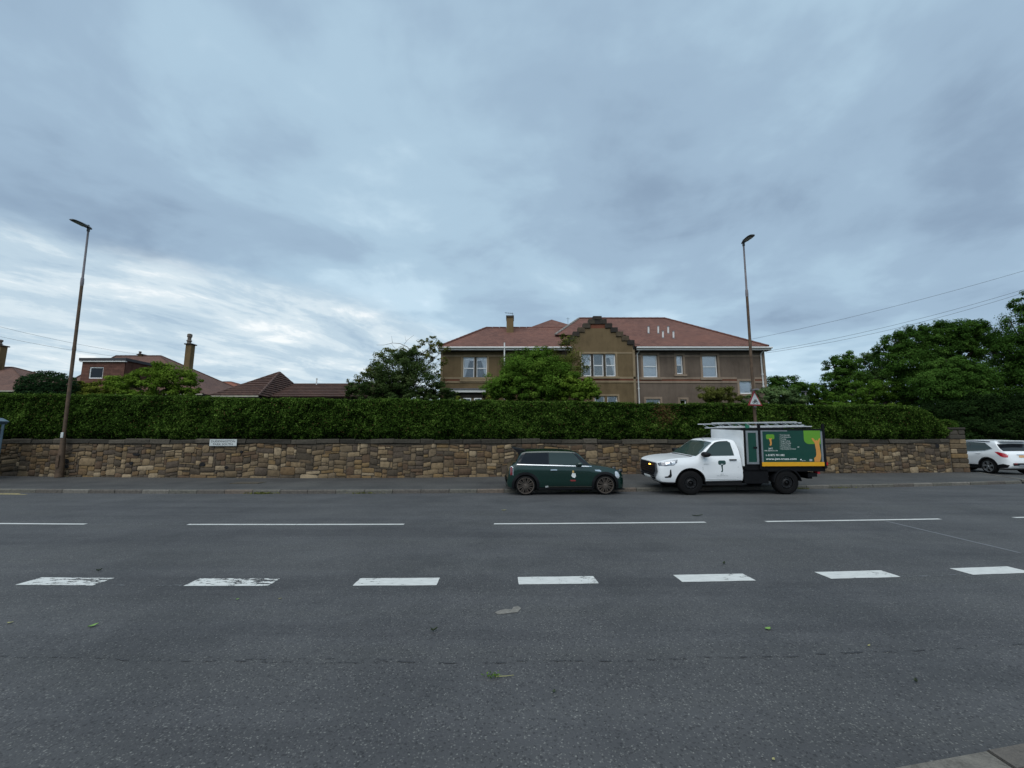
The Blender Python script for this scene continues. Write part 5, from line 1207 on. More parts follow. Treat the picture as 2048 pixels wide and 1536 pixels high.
def wheel(parent, cx, cy, r, wd, side, style, rimmat):
    s = side; R0 = r * {'cross': .83, 'five': .74, 'steel': .58}[style]
    m = MB(); h = wd / 2
    m.lathe([(R0 * .98, -h * .85), (r * .88, -h), (r * .97, -h * .8), (r, -h * .5), (r, h * .5), (r * .97, h * .8), (r * .88, h), (R0 * .98, h * .85), (R0 * .93, h * .4), (R0 * .93, -h * .4), (R0 * .98, -h * .85)], 36, 'y', (cx, cy, r))
    t = m.build('wheel', 'tyre', parent, smooth=50, local=True)
    yo = cy + s * h * .80
    m = MB(); m.lathe([(R0 * .97, s * -.03), (R0, s * .012), (R0 * .93, s * .012), (R0 * .90, s * -.05)], 36, 'y', (cx, yo, r)); m.build('rim', rimmat, t, smooth=40, local=True)
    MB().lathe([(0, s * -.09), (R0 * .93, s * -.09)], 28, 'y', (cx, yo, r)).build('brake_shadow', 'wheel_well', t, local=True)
    MB().lathe([(0, s * -.075), (R0 * .62, s * -.075), (R0 * .62, s * -.085)], 28, 'y', (cx, yo, r)).build('brake_disc', 'rim_dark', t, local=True)
    m = MB()
    def spoke(a, r0, r1, w0, w1, off=0.):
        d = np.array((math.cos(a), math.sin(a))); n = np.array((-d[1], d[0]))
        a_, b_ = d * r0 + n * off * r0, d * r1 + n * off * r1
        q = [a_ + n * w0, a_ - n * w0, b_ - n * w1, b_ + n * w1]
        m.prism([(cx + p[0], r + p[1]) for p in q], 'y', yo - s * .045, yo + s * .005)
    if style == 'cross':
        for k in range(8):
            a = k * math.pi / 4 + .2
            spoke(a - .13, R0 * .15, R0 * .96, .009, .008); spoke(a + .23, R0 * .15, R0 * .96, .009, .008)
            b0 = a + .08; m.tube([(cx + R0 * .55 * math.cos(b0), yo - s * .02, r + R0 * .55 * math.sin(b0)), (cx + R0 * .95 * math.cos(b0 + .0), yo - s * .02, r + R0 * .95 * math.sin(b0 + .0))], .009, 5)
    elif style == 'five':
        for k in range(5):
            a = k * 2 * math.pi / 5 + .3; spoke(a - .13, R0 * .18, R0 * .95, .026, .020); spoke(a + .13, R0 * .18, R0 * .95, .026, .020)
    else:
        m.lathe([(R0 * .35, s * .0), (R0 * .55, s * -.02), (R0 * .8, s * -.01), (R0 * .93, s * -.05)], 30, 'y', (cx, yo, r))
        for k in range(10):
            a = k * math.pi / 5; m.lathe([(0, s * .004), (.018, s * .004), (.018, s * -.02)], 10, 'y', (cx + R0 * .66 * math.cos(a), yo, r + R0 * .66 * math.sin(a)))
    recalc(m.build('spokes', rimmat, t, local=True))
    m = MB(); m.lathe([(0, s * .015), (R0 * .13, s * .012), (R0 * .19, s * -.01), (R0 * .19, s * -.06)], 16, 'y', (cx, yo, r)); m.build('hub', rimmat if style != 'steel' else 'rim_dark', t, smooth=40, local=True)
    return t
def arcpts(cx, cz, r, a0, a1, n): return [(cx + r * math.cos(a), cz + r * math.sin(a)) for a in np.linspace(a0, a1, n)]

# ---------------------------------------------------------------- small green hatchback, nose to the right
car = thing('hatchback_car', (0, 0, 0), 'dark green three door hatchback parked beside the stone wall', 'car'); OFF[car] = np.zeros(3)
MX0 = 3.0
lo = Loft(zt=[(0, .50), (.03, .60), (.07, .84), (.12, .92), (.26, 1.04), (.42, 1.32), (.50, 1.375), (.7, 1.40), (1.2, 1.412), (1.7, 1.405), (2.10, 1.38), (2.2, 1.34), (2.36, 1.19), (2.56, .985), (2.62, .955), (2.85, .925), (3.1, .885), (3.3, .84), (3.46, .785), (3.58, .70), (3.66, .60), (3.7, .50)],
          zb=[(0, .27), (.08, .22), (.2, .19), (.4, .175), (3.3, .175), (3.5, .165), (3.64, .17), (3.7, .24)],
          hw=[(0, .66), (.03, .72), (.08, .76), (.2, .80), (.5, .835), (1.2, .842), (2.5, .842), (3.05, .835), (3.35, .81), (3.52, .755), (3.62, .67), (3.68, .57), (3.7, .48)],
          belt=lambda x: .985 - .030 * (x - .37), tumble=.20)
WR, WF, RR = .565, 3.035, .308
cut_body('body', lo, [(WR, RR), (WF, RR)], .355, 'car_green', car)
for s in (-1, 1):
    side_panel('rear_quarter_glass', lo, [(.40, .992), (.46, 1.15), (.57, 1.335), (1.265, 1.348), (1.27, .968)], s, .004, 'car_glass', car)
    side_panel('door_glass', lo, [(1.295, .967), (1.295, 1.348), (2.02, 1.338), (2.10, 1.285), (2.36, .945)], s, .004, 'car_glass_pale', car)
    side_panel('rear_pillar_trim', lo, [(.28, .995), (.30, 1.04), (.40, 1.22), (.48, 1.325), (.57, 1.338), (.455, 1.15), (.398, .990)], s, .0035, 'black_gloss', car)
    side_panel('pillar_trim', lo, [(1.268, .968), (1.263, 1.348), (1.297, 1.348), (1.297, .967)], s, .006, 'black_gloss', car)
    side_panel('windscreen_pillar', lo, [(2.03, 1.343), (2.14, 1.318), (2.56, .95), (2.37, .945), (2.11, 1.285)], s, .0045, 'black_gloss', car)
    band('waist_chrome', lo, [(x, lo.belt(x) - .012) for x in np.linspace(.30, 2.62, 24)], .012, s, .012, 'chrome', car)
    for cx in (WR, WF): arch('arch_trim', lo, cx, RR, .345, .425, R(-14), R(194), s, .016, 'black_plastic', car)
    side_panel('sill_trim', lo, [(.96, .18), (.93, .25), (2.62, .25), (2.66, .18)], s, .008, 'black_plastic', car)
    band('sill_chrome', lo, [(x, .262) for x in np.linspace(1.2, 2.62, 12)], .006, s, .010, 'rim_grey', car)
    d_ = band('door_seam', lo, [(1.27, .955), (1.265, .6), (1.31, .30), (1.5, .285), (2.45, .285), (2.58, .34), (2.60, .6), (2.58, .915)], .004, s, .0015, 'black_gloss', car)
    h_ = band('door_handle', lo, [(x, .80 + .006 * math.sin((x - 1.33) * 14)) for x in np.linspace(1.33, 1.53, 8)], .017, s, .035, 'chrome', car)
    side_panel('side_scuttle', lo, [(2.70, .80), (2.73, .76), (2.90, .735), (2.91, .765), (2.86, .80)], s, .012, 'chrome', car)
    V, F = poly_fill([(3.42 + .10 * math.cos(a) * .72 + .05 * math.sin(a) * -.6, .63 + .115 * math.sin(a)) for a in np.linspace(0, 2 * math.pi, 17)[:-1]], 2)
    hl = addobj('headlight', [(x, s * (lo.w(x, z) + .010), z) for x, z in V], F, 'lamp_glass', car, smooth=180, local=True)
    side_panel('tail_light', lo, [(.10, .63), (.09, .86), (.135, .90), (.165, .86), (.165, .65)], s, .012, 'lamp_maroon', car)
    band('tail_light_chrome', lo, [(.085, .87), (.135, .915), (.18, .87), (.18, .63)], .007, s, .016, 'chrome', car)
    y0 = s * (lo.w(2.35, .97) + .02)
    m = MB(); V = []; 
    for a in np.linspace(0, 2 * math.pi, 13)[:-1]: V.append((2.30 + .075 * math.cos(a), s * .07 * (1 + .0 * a), 1.0 + .062 * math.sin(a)))
    n = len(V); pr = [(.55, -.01), (.95, .02), (1.0, .08), (.85, .14), (.5, .165)]
    W_ = []
    for sc, dy in pr: W_ += [(2.24 + .085 * sc * math.cos(a) - (.02 if math.cos(a) < 0 else 0), y0 + s * dy, 0.985 + .060 * sc * math.sin(a)) for a in np.linspace(0, 2 * math.pi, 13)[:-1]]
    m.add(W_, [(i * 12 + k, i * 12 + (k + 1) % 12, i * 12 + 12 + (k + 1) % 12, i * 12 + 12 + k) for i in range(4) for k in range(12)] + [tuple(range(11, -1, -1)), tuple(range(48, 60))])
    recalc(m.build('mirror', 'car_green', car, smooth=60, local=True))
    MB().box(2.21, 2.30, min(y0 - s * .05, y0 + s * .07), max(y0 - s * .05, y0 + s * .07), .925, .965).build('mirror_foot', 'black_plastic', car, local=True)
    for cx in (WR, WF): wheel(car, cx, s * (.842 - .10), RR, .205, s, 'cross', 'rim_grey')
top_panel('windscreen', lo, 2.215, 2.545, lambda x: 1.0, .004, 'screen_glass', car)
top_panel('rear_window', lo, .275, .415, lambda x: .96, .004, 'car_glass', car)
m = MB(); m.prism([(.19, 1.455), (.21, 1.467), (.56, 1.398), (.62, 1.385), (.48, 1.372)], 'y', -.50, .50); bevel_obj(recalc(m.build('roof_spoiler', 'black_plastic', car, local=True)), .008, 1)
for s in (-1, 1): MB().prism([(.19, 1.47), (.52, 1.41), (.44, 1.30), (.38, 1.28)], 'y', s * .50 - .012, s * .50 + .012).build('spoiler_end', 'black_plastic', car, local=True)
end_panel('rear_bumper', lo, [(-.6, .33), (.6, .33), (.62, .5), (-.62, .5)], 'lo', .02, 'black_plastic', car)
end_panel('grille', lo, [(-.36, .56), (.36, .56), (.30, .66), (-.30, .66)], 'hi', .012, 'black_gloss', car); end_panel('lower_grille', lo, [(-.4, .30), (.4, .30), (.36, .46), (-.36, .46)], 'hi', .012, 'black_plastic', car)
m = MB(); m.prism([(3.36, .13), (3.69, .135), (3.70, .16), (3.36, .19)], 'y', -.66, .66); m.build('front_splitter', 'black_plastic', car, local=True)
m = MB(); m.lathe([(0, .05), (.06, .05), (.075, .0), (.06, -.06), (0, -.06)], 14, 'x', (3.66, -.34, .70)); m.build('spot_lamp', 'black_gloss', car, smooth=50, local=True)
m = MB(); m.lathe([(0, .05), (.06, .05), (.075, .0), (.06, -.06), (0, -.06)], 14, 'x', (3.66, .34, .70)); m.build('spot_lamp', 'black_gloss', car, smooth=50, local=True)
for y in (-.12, .12): MB().tube([(.10, y, .22), (.0, y, .22)], .035, 10).build('exhaust_pipe', 'rim_dark', car, local=True)
MB().box(.3, 3.4, -.62, .62, .14, .24).build('underbody', 'wheel_well', car, local=True)
band('side_badge', lo, [(1.17, .265), (1.26, .275)], .022, -1, .018, 'sign_white', car)
# door emblem: small coloured marks and a line of red print
dz = lambda pts, mt: side_panel('door_emblem', lo, pts, -1, .0045, mt, car, 1)
dz([(2.0, .76), (2.03, .79), (2.06, .76), (2.06, .71), (2.01, .70)], 'decal_yellow'); dz([(1.975, .61), (2.0, .70), (2.10, .69), (2.12, .60), (2.08, .545), (2.02, .56)], 'print_white'); dz([(2.02, .615), (2.04, .66), (2.09, .65), (2.085, .60)], 'print_grey')
side_panel('door_lettering', lo, [(1.93, .45), (1.95, .485), (2.10, .485), (2.12, .45), (2.07, .435), (1.98, .435)], -1, .0045, 'decal_red', car, 1)
car.scale = (1.045, 1.045, 1.0); roll = R(2.4)
cY = 13.72; ang = math.atan(.075)
car.rotation_euler = (roll, 0, ang * .75)
car.location = (float(G(1050, 990)[0]) - WR * 1.045 - .03, cY - .16 + .80 * 1.045, .80 * 1.045 * math.sin(roll))

# ---------------------------------------------------------------- white pickup with a green tipping body, nose to the left
tk = thing('pickup_truck', (0, 0, 0), 'white pickup truck with green sign panelled box body on the kerb', 'truck'); OFF[tk] = np.zeros(3)
lo = Loft(zt=[(0, .91), (.02, 1.0), (.05, 1.045), (.12, 1.075), (.35, 1.135), (.7, 1.18), (1.06, 1.205), (1.16, 1.23), (1.35, 1.36), (1.6, 1.565), (1.78, 1.695), (1.88, 1.745), (2.02, 1.77), (2.25, 1.785), (2.42, 1.775), (2.50, 1.72), (2.555, 1.50), (2.59, 1.20), (2.62, .98)],
          zb=[(0, .50), (.04, .44), (.15, .385), (.5, .37), (1.45, .40), (2.62, .42)],
          hw=[(0, .62), (.02, .73), (.06, .81), (.14, .865), (.28, .895), (.6, .91), (1.2, .914), (2.3, .914), (2.62, .905)],
          belt=lambda x: 1.245 + .012 * (x - 1.2), tumble=.32, waist=.985)
FA, RA, TR = .98, 4.01, .385
body = cut_body('cab', lo, [(FA, TR)], .475, 'car_white', tk)
for s in (-1, 1):
    side_panel('door_glass', lo, [(1.41, 1.24), (1.44, 1.275), (1.72, 1.55), (1.86, 1.655), (2.02, 1.69), (2.27, 1.70), (2.34, 1.665), (2.38, 1.255)], s, .004, 'car_glass_pale', tk)
    band('window_seal', lo, [(1.43, 1.26), (1.71, 1.55), (1.86, 1.66), (2.02, 1.696), (2.27, 1.706)], .010, s, .006, 'black_plastic', tk)
    band('door_seam', lo, [(1.36, 1.14), (1.37, .8), (1.42, .52), (1.50, .475), (2.40, .475), (2.46, .55), (2.48, .9), (2.46, 1.15), (2.42, 1.50)], .0035, s, .0012, 'print_grey', tk)
    band('sill_crease', lo, [(1.5, .50), (2.5, .51)], .010, s, .006, 'car_white', tk)
    band('door_handle', lo, [(x, 1.12) for x in np.linspace(2.20, 2.42, 8)], .018, s, .035, 'black_plastic', tk)
    band('fender_badge', lo, [(1.39, .985), (1.54, .985)], .006, s, .006, 'print_grey', tk)
    # headlight wraps the corner
    hp = [(.035, 1.005), (.10, 1.035), (.40, 1.085), (.60, 1.12), (.57, 1.045), (.46, .955), (.20, .925), (.05, .92)]
    hl = side_panel('headlight', lo, hp, s, .008, 'lamp_dark', tk)
    side_panel('headlight_reflector', lo, [(.40, .97), (.40, 1.055), (.50, 1.065), (.52, 1.01), (.47, .97)], s, .010, 'lamp_glass', tk); side_panel('indicator', lo, [(.10, 1.02), (.10, 1.03), (.55, 1.095), (.56, 1.08)], s, .011, 'lamp_glass', tk)
    band('headlight_edge', lo, hp[4:] + [hp[0]], .006, s, .010, 'black_plastic', tk)
    side_panel('headlight_reflector', lo, [(.22, .96), (.22, 1.03), (.34, 1.045), (.36, .96)], s, .010, 'chrome', tk)
    side_panel('fog_recess', lo, [(.17, .585), (.27, .60), (.325, .66), (.345, .81), (.375, .81), (.39, .62), (.36, .555), (.20, .55)], s, .007, 'black_plastic', tk)
    arch('arch_liner', lo, FA, TR, .455, .478, R(0), R(180), s, .004, 'black_plastic', tk)
    y0 = s * (lo.w(1.40, 1.2) + .02); W_ = []
    for sc, dy in [(.5, 0), (.95, .05), (1., .14), (.9, .24), (.5, .28)]: W_ += [(1.41 + .125 * sc * math.cos(a), y0 + s * dy, 1.30 + (.082 - .02 * math.cos(a)) * sc * math.sin(a)) for a in np.linspace(0, 2 * math.pi, 13)[:-1]]
    m = MB(); m.add(W_, [(i * 12 + k, i * 12 + (k + 1) % 12, i * 12 + 12 + (k + 1) % 12, i * 12 + 12 + k) for i in range(4) for k in range(12)] + [tuple(range(11, -1, -1)), tuple(range(48, 60))])
    recalc(m.build('mirror', 'black_plastic', tk, smooth=60, local=True)); MB().box(1.40, 1.48, min(y0 - s * .06, y0 + s * .06), max(y0 - s * .06, y0 + s * .06), 1.225, 1.27).build('mirror_arm', 'black_plastic', tk, local=True)
    wheel(tk, FA, s * (.905 - .13), TR, .255, s, 'steel', 'rim_dark'); wheel(tk, RA, s * (.905 - .13), TR, .255, s, 'steel', 'rim_dark')
top_panel('windscreen', lo, 1.175, 1.765, lambda x: 1.02, .004, 'screen_glass', tk)
MB().box(1.09, 1.17, -.70, .70, 1.195, 1.225).build('wiper_cowl', 'black_plastic', tk, local=True)
ep = lambda nm, pts, e_, mt: end_panel(nm, lo, pts, 'lo', e_, mt, tk)
ep('grille', [(-.56, .60), (.56, .60), (.66, .74), (.62, .99), (-.62, .99), (-.66, .74)], .022, 'black_plastic')
for pts in ([(-.56, .60), (-.66, .74), (-.62, .99), (-.70, 1.005), (-.765, .74), (-.62, .545)], [(.56, .60), (.66, .74), (.62, .99), (.70, 1.005), (.765, .74), (.62, .545)]): ep('grille_surround', pts, .034, 'surround_grey')
ep('grille_surround', [(-.62, .545), (.62, .545), (.56, .60), (-.56, .60)], .034, 'black_plastic'); ep('grille_surround', [(-.62, .99), (.62, .99), (.68, 1.01), (-.68, 1.01)], .034, 'surround_grey')
for z in (.70, .76, .82, .88): ep('grille_bar', [(-.5, z), (.5, z), (.5, z + .018), (-.5, z + .018)], .032, 'black_gloss')
ep('number_plate', [(-.26, .47), (.26, .47), (.26, .555), (-.26, .555)], .040, 'plate_white'); ep('lower_intake', [(-.60, .46), (-.30, .45), (-.30, .53), (-.62, .535)], .02, 'black_plastic'); ep('lower_intake', [(.60, .46), (.30, .45), (.30, .53), (.62, .535)], .02, 'black_plastic')
for y in (-.22,):
    x = lo.end(y, .90, 'lo') - .04; m = MB(); m.box(x - .012, x + .02, y - .05, y + .05, .905, .94); bevel_obj(m.build('amber_strobe', 'amber_light', tk, local=True), .008, 1)
m = MB(); m.tube([(1.75, -.25, 1.74), (1.68, -.25, 1.79), (2.02, -.25, 1.99)], [.012, .008, .004], 6); m.build('aerial', 'black_plastic', tk, local=True)
# chassis and underbody
BX0, BX1, BYH, BZ0, BZ1 = 2.64, 5.25, .95, .88, 2.08
MB().box(2.2, 5.0, -.42, -.32, .52, .66).box(2.2, 5.0, .32, .42, .52, .66).build('chassis_rail', 'black_steel', tk, local=True)
MB().box(2.66, 3.42, -.90, -.40, .36, .80).build('tool_tank', 'black_steel', tk, local=True); MB().box(2.66, 3.42, .40, .90, .36, .80).build('tool_tank', 'black_steel', tk, local=True)
MB().box(BX0, BX1, -.90, .90, .74, BZ0).build('subframe', 'black_steel', tk, local=True)
MB().box(1.5, 2.64, -.80, .80, .30, .42).build('underbody', 'wheel_well', tk, local=True)
MB().box(.35, 1.5, -.55, .55, .28, .40).build('engine_tray', 'wheel_well', tk, local=True)
m = MB(); m.tube([(FA, -.75, TR), (FA, .75, TR)], .06, 8); m.tube([(RA, -.75, TR), (RA, .75, TR)], .07, 8); m.build('axles', 'black_steel', tk, local=True)
m = MB(); m.box(4.72, 5.02, -.85, .85, .56, .68).box(4.9, 5.05, -.6, .6, .46, .56).box(4.55, 4.95, -.40, .40, .48, .6); m.build('rear_underrun_bar', 'black_steel', tk, local=True)
for s in (-1, 1):
    y0, y1 = s * .66, s * .93; V = []; F = []; n = 18
    for i in range(n + 1):
        a = R(178) - R(172) * i / n
        for r, y in ((.425, y0), (.425, y1), (.452, y1), (.452, y0)): V.append((RA + r * math.cos(a), y, TR + r * math.sin(a)))
    for i in range(n):
        for k in range(4): F.append((4 * i + k, 4 * i + (k + 1) % 4, 4 * i + 4 + (k + 1) % 4, 4 * i + 4 + k))
    addobj('rear_mudguard', V, F, 'black_plastic', tk, smooth=40, local=True)
    MB().box(5.02, 5.10, s * .78 - .09, s * .78 + .09, .66, .76).build('tail_light', 'lamp_red', tk, local=True)
# body: frame posts, white bulkhead, locker, sign panel
MB().box(BX0, BX0 + .03, -BYH + .02, BYH - .02, .92, BZ1 - .01).build('bulkhead', 'car_white', tk, local=True)
MB().box(BX0 + .035, BX1 - .03, -BYH + .045, BYH - .045, BZ0, BZ1 - .06).build('body_box', 'black_steel', tk, local=True)
m = MB()
for x0, x1, zt_ in ((BX0 + .031, BX0 + .085, BZ1), (3.135, 3.205, BZ1 + .20), (BX1 - .05, BX1 + .015, BZ1 + .20)):
    for s in (-1, 1):
        MB().box(x0, x1, min(s * BYH, s * (BYH - .05)), max(s * BYH, s * (BYH - .05)), BZ0 - .05, zt_).build('frame_post', 'black_steel', tk, local=True)
for s in (-1, 1):
    MB().box(BX0 - .02, BX1, min(s * (BYH - .06), s * (BYH - .01)), max(s * (BYH - .06), s * (BYH - .01)), BZ1 - .012, BZ1 + .035).build('top_rail', 'black_steel', tk, local=True)
    fy = s * (BYH - .045)
    def fb_(nm, x0, x1, z0, z1, d0, d1, mt): return MB().box(x0, x1, min(fy + s * d0, fy + s * d1), max(fy + s * d0, fy + s * d1), z0, z1).build(nm, mt, tk, local=True)
    # locker door
    a, b, c, d = BX0 + .095, 3.125, .98, 2.055; t = .065
    lk_ = fb_('locker_door', a + t, b - t, c + t, d - t, .003, .028, 'panel_green')
    for r in ((a, a + t, c, d), (b - t, b, c, d), (a + t, b - t, c, c + t), (a + t, b - t, d - t, d)): fb_('locker_frame', *r, .003, .038, 'alu')
    fb_('locker_latch', b - t - .09, b - t + .02, 1.48, 1.54, .028, .05, 'black_plastic')
    # sign panel and its aluminium edging
    a, b, c, d = 3.215, BX1 - .06, 1.045, 2.065
    fb_('sign_panel', a, b, c, d, .003, .030, 'panel_green')
    for r in ((a, a + .055, c, d - .03), (b - .06, b, c, d - .03), (a, a + .85, d - .03, d)): fb_('panel_edging', *r, .030, .036, 'alu')
    fb_('side_strip', a - .005, b + .04, .915, 1.045, .003, .042, 'strip_yellow')
    # printed design
    yp = fy + s * .0325
    def pr(nm, pts, mt, dy=0.): 
        V, F = poly_fill(pts, 0); cx = (a + b) / 2
        return addobj(nm, [((x if s < 0 else 2 * cx - x), yp + s * dy, z) for x, z in V], F, mt, tk, local=True)
    def rr_(x0, x1, z0, z1, r, n=6):
        o = []
        for cx_, cz_, a0 in ((x1 - r, z1 - r, 0), (x0 + r, z1 - r, 90), (x0 + r, z0 + r, 180), (x1 - r, z0 + r, 270)): o += arcpts(cx_, cz_, r, R(a0), R(a0 + 90), n)
        return o
    tx0 = b - .60
    pr('printed_tree_crown', [(b - .062, d - .002), (tx0, d - .002), (tx0, d - .28)] + arcpts(tx0 + .16, d - .28, .16, R(180), R(270), 7)[1:] + [(b - .062, d - .44)], 'leaf_green', .001)
    trunkp = [(b - .36, d - .255), (b - .30, d - .245), (b - .235, d - .335), (b - .195, d - .30), (b - .165, d - .335), (b - .105, d - .25), (b - .07, d - .26), (b - .115, d - .42), (b - .095, d - .60), (b - .075, d - .80), (b - .09, d - .92), (b - .13, c + .01), (b - .30, c + .01), (b - .305, c + .13), (b - .25, c + .17), (b - .225, c + .25), (b - .235, d - .60), (b - .26, d - .42)]
    pr('printed_trunk', trunkp, 'trunk_orange', .0025)
    lx = a + .30
    pr('printed_logo_crown', rr_(lx - .135, lx + .135, 1.78, 1.94, .05), 'leaf_green', .001)
    pr('printed_logo_trunk', [(lx - .055, 1.825), (lx - .02, 1.8), (lx, 1.815), (lx + .02, 1.8), (lx + .055, 1.825), (lx + .035, 1.76), (lx + .04, 1.63), (lx + .025, 1.58), (lx - .03, 1.57), (lx - .03, 1.61), (lx - .01, 1.64), (lx - .03, 1.76)], 'trunk_orange', .0025)
    def ptxt(txt, x, z, h, w=None, al='LEFT', mt='print_white', bold=0.):
        V, F = text_geo(txt, 1, al, bold); k = h / .73; kx = k if w is None else w / (V[:, 0].max() - V[:, 0].min()); cx = (a + b) / 2
        if s < 0: pts = [(x + p[0] * kx, yp + s * .002, z + p[1] * k) for p in V]
        else:
            xm = 2 * cx - x; L_ = (V[:, 0].max()) * kx if al == 'LEFT' else 0
            pts = [(xm - p[0] * kx + (L_ if False else 0), yp + s * .002, z + p[1] * k) for p in V]
        addobj('printed_text', pts, F, mt, tk, local=True)
    if s < 0:
        ptxt('JWT', lx, 1.455, .052, .14, 'CENTER', bold=.01); ptxt('TREE SERVICES LTD', lx, 1.395, .036, .44, 'CENTER')
        for i, tt_ in enumerate(['Tree Removals', 'Tree Reductions', 'Pruning', 'Hedge Cutting', 'Hedge Planting', 'Stump Grinding', 'Free Quotations', 'Fully Qualified & Insured']):
            ptxt('\u2022 ' + tt_, a + .59, 1.90 - i * .064, .036, {0: .33, 1: .36, 2: .21, 3: .33, 4: .36, 5: .34, 6: .34, 7: .50}[i])
        ptxt('t: 01875 701 082', a + .13, 1.24, .062, .60, bold=.012); ptxt('www.jwt-trees.com', a + .13, 1.115, .074, .98, bold=.012)
        ptxt('\u25AA members', a + 1.22, 1.08, .03, .16); pr('printed_badge', rr_(b - .46, b - .37, 1.07, 1.14, .012), 'print_grey', .001); pr('printed_badge', rr_(a + 1.22, a + 1.27, 1.11, 1.14, .006), 'print_white', .001)
        pr('printed_swoosh', [(a + 1.14, 1.535), (a + 1.20, 1.54), (a + 1.22, 1.525), (a + 1.17, 1.52)], 'print_white', .001)
    else:
        V, F = text_geo('www.jwt-trees.com', 1); k = .98 / V[:, 0].max(); addobj('printed_text', [(b - .2 - x * k, yp + .002, 1.1 + y_ * .1) for x, y_ in V], F, 'print_white', tk, local=True)
# tailgate
MB().box(BX1 - .02, BX1 + .01, -BYH + .06, BYH - .06, .92, BZ1 - .05).build('tailgate', 'panel_green', tk, local=True)
MB().box(BX1 + .012, BX1 + .06, -.90, -.82, 1.50, 1.58).build('tailgate_latch', 'alu', tk, local=True); MB().box(BX1 + .012, BX1 + .07, -.94, -.88, .94, 1.04).build('marker_light', 'lamp_red', tk, local=True)
# door logo
cxl = 1.965
for pts, mt in ((arcpts(cxl + .07, 1.0500, .05, R(0), R(90), 4) + arcpts(cxl - .07, 1.0500, .05, R(90), R(180), 4) + arcpts(cxl - .07, 1.0100, .05, R(180), R(270), 4) + arcpts(cxl + .07, 1.0100, .05, R(270), R(360), 4), 'print_dark'), ([(cxl - .04, 0.9850), (cxl + .04, 0.9850), (cxl + .025, 0.9050), (cxl + .03, 0.7850), (cxl + .01, 0.7300), (cxl - .035, 0.7250), (cxl - .04, 0.7500), (cxl - .005, 0.7850), (cxl - .02, 0.9050)], 'print_dark'), ([(cxl - .05, 1.0000), (cxl - .02, 0.9800), (cxl, 0.9950), (cxl + .02, 0.9800), (cxl + .05, 1.0000), (cxl + .02, 0.9650), (cxl - .02, 0.9650)], 'car_white')):
    side_panel('door_logo', lo, pts, -1, .003 if mt == 'print_dark' else .005, mt, tk, 1)
side_text('door_lettering', lo, 'JWT', cxl, 0.6500, .036, -1, 'print_grey', tk, 'CENTER', .11); side_text('door_lettering', lo, 'TREE SERVICES LTD', cxl, 0.6000, .026, -1, 'print_grey', tk, 'CENTER', .36)
tk.scale = (1.05, 1.05, 1.0); roll = R(2.6); tYaw = math.atan(.10)
tk.rotation_euler = (roll, 0, tYaw * .45)
tk.location = (float(G(1379, 990)[0]) - FA * 1.05, 13.62 + .86 * 1.05, .86 * 1.05 * math.sin(roll))

# ---------------------------------------------------------------- ladders carried on the truck, things of their own
TM = Matrix.Translation(tk.location) @ tk.rotation_euler.to_matrix().to_4x4() @ Matrix.Diagonal((1.05, 1.05, 1.0, 1))
def ladder(x0, x1, y0, y1, z0, z1, label, rungs, h=.028, rise=.12):
    t = thing('ladder', tuple(TM @ Vector(((x0 + x1) / 2, (y0 + y1) / 2, z0))), label, 'ladder', 'ladders tied on the truck'); OFF[t] = np.array(t.location)
    tp = lambda p: np.array(TM @ Vector(p))
    for y, dz_ in ((y0, 0), (y1, rise)):
        V = [tp(p) for x, z in ((x0, z0 + dz_), (x1, z1 + dz_)) for p in ((x, y - .016, z), (x, y + .016, z), (x, y + .016, z + h), (x, y - .016, z + h))]
        addobj('rail', V, [(0, 1, 2, 3), (7, 6, 5, 4), (0, 4, 5, 1), (1, 5, 6, 2), (2, 6, 7, 3), (3, 7, 4, 0)], 'ladder_alu', t)
    for k in range(rungs):
        f = (k + .5) / rungs; m = MB(); m.tube([tp((x0 + (x1 - x0) * f, y0, z0 + (z1 - z0) * f + h / 2)), tp((x0 + (x1 - x0) * f, y1, z0 + (z1 - z0) * f + h / 2 + rise))], .009, 6); m.build('rung', 'alu', t)
    return t
ladder(1.62, 5.12, -.62, -.18, BZ1 + .045, BZ1 + .10, 'long aluminium ladder lying lowest on the truck roof', 12)
ladder(2.05, 4.90, -.56, -.24, BZ1 + .085, BZ1 + .13, 'shorter aluminium ladder lying on top of the long one', 9)
MB().box(BX0, BX0 + .04, -.8, .3, BZ1 + .012, BZ1 + .044).build('ladder_bar', 'black_steel', tk, local=True); MB().box(4.9, 4.94, -.8, .3, BZ1 + .04, BZ1 + .09).build('ladder_bar', 'black_steel', tk, local=True)
q = TM @ Vector((2.95, -.62, BZ1 + .10)); st_ = thing('ratchet_strap', tuple(q), 'green ratchet strap wrapped round the ladders on the truck', 'strap')
m = MB(); w_ = .025
ring = [(-.03, -.045), (.03, .0), (.02, .15), (.56, .16), (.58, -.02), (.5, -.05)]
V = [np.array(TM @ Vector((2.95 + dx, -.66 + a_, BZ1 + .06 + b_))) for a_, b_ in ring for dx in (-w_, w_)]
m.add(V, [(2 * i, 2 * i + 1, (2 * i + 3) % 12, (2 * i + 2) % 12) for i in range(6)]); m.build('webbing', 'strap_green', st_)
m = MB(); c = np.array(TM @ Vector((2.97, -.67, BZ1 + .10))); m.box(c[0] - .06, c[0] + .06, c[1] - .02, c[1] + .02, c[2] - .04, c[2] + .05); m.build('buckle', 'strap_green', st_)

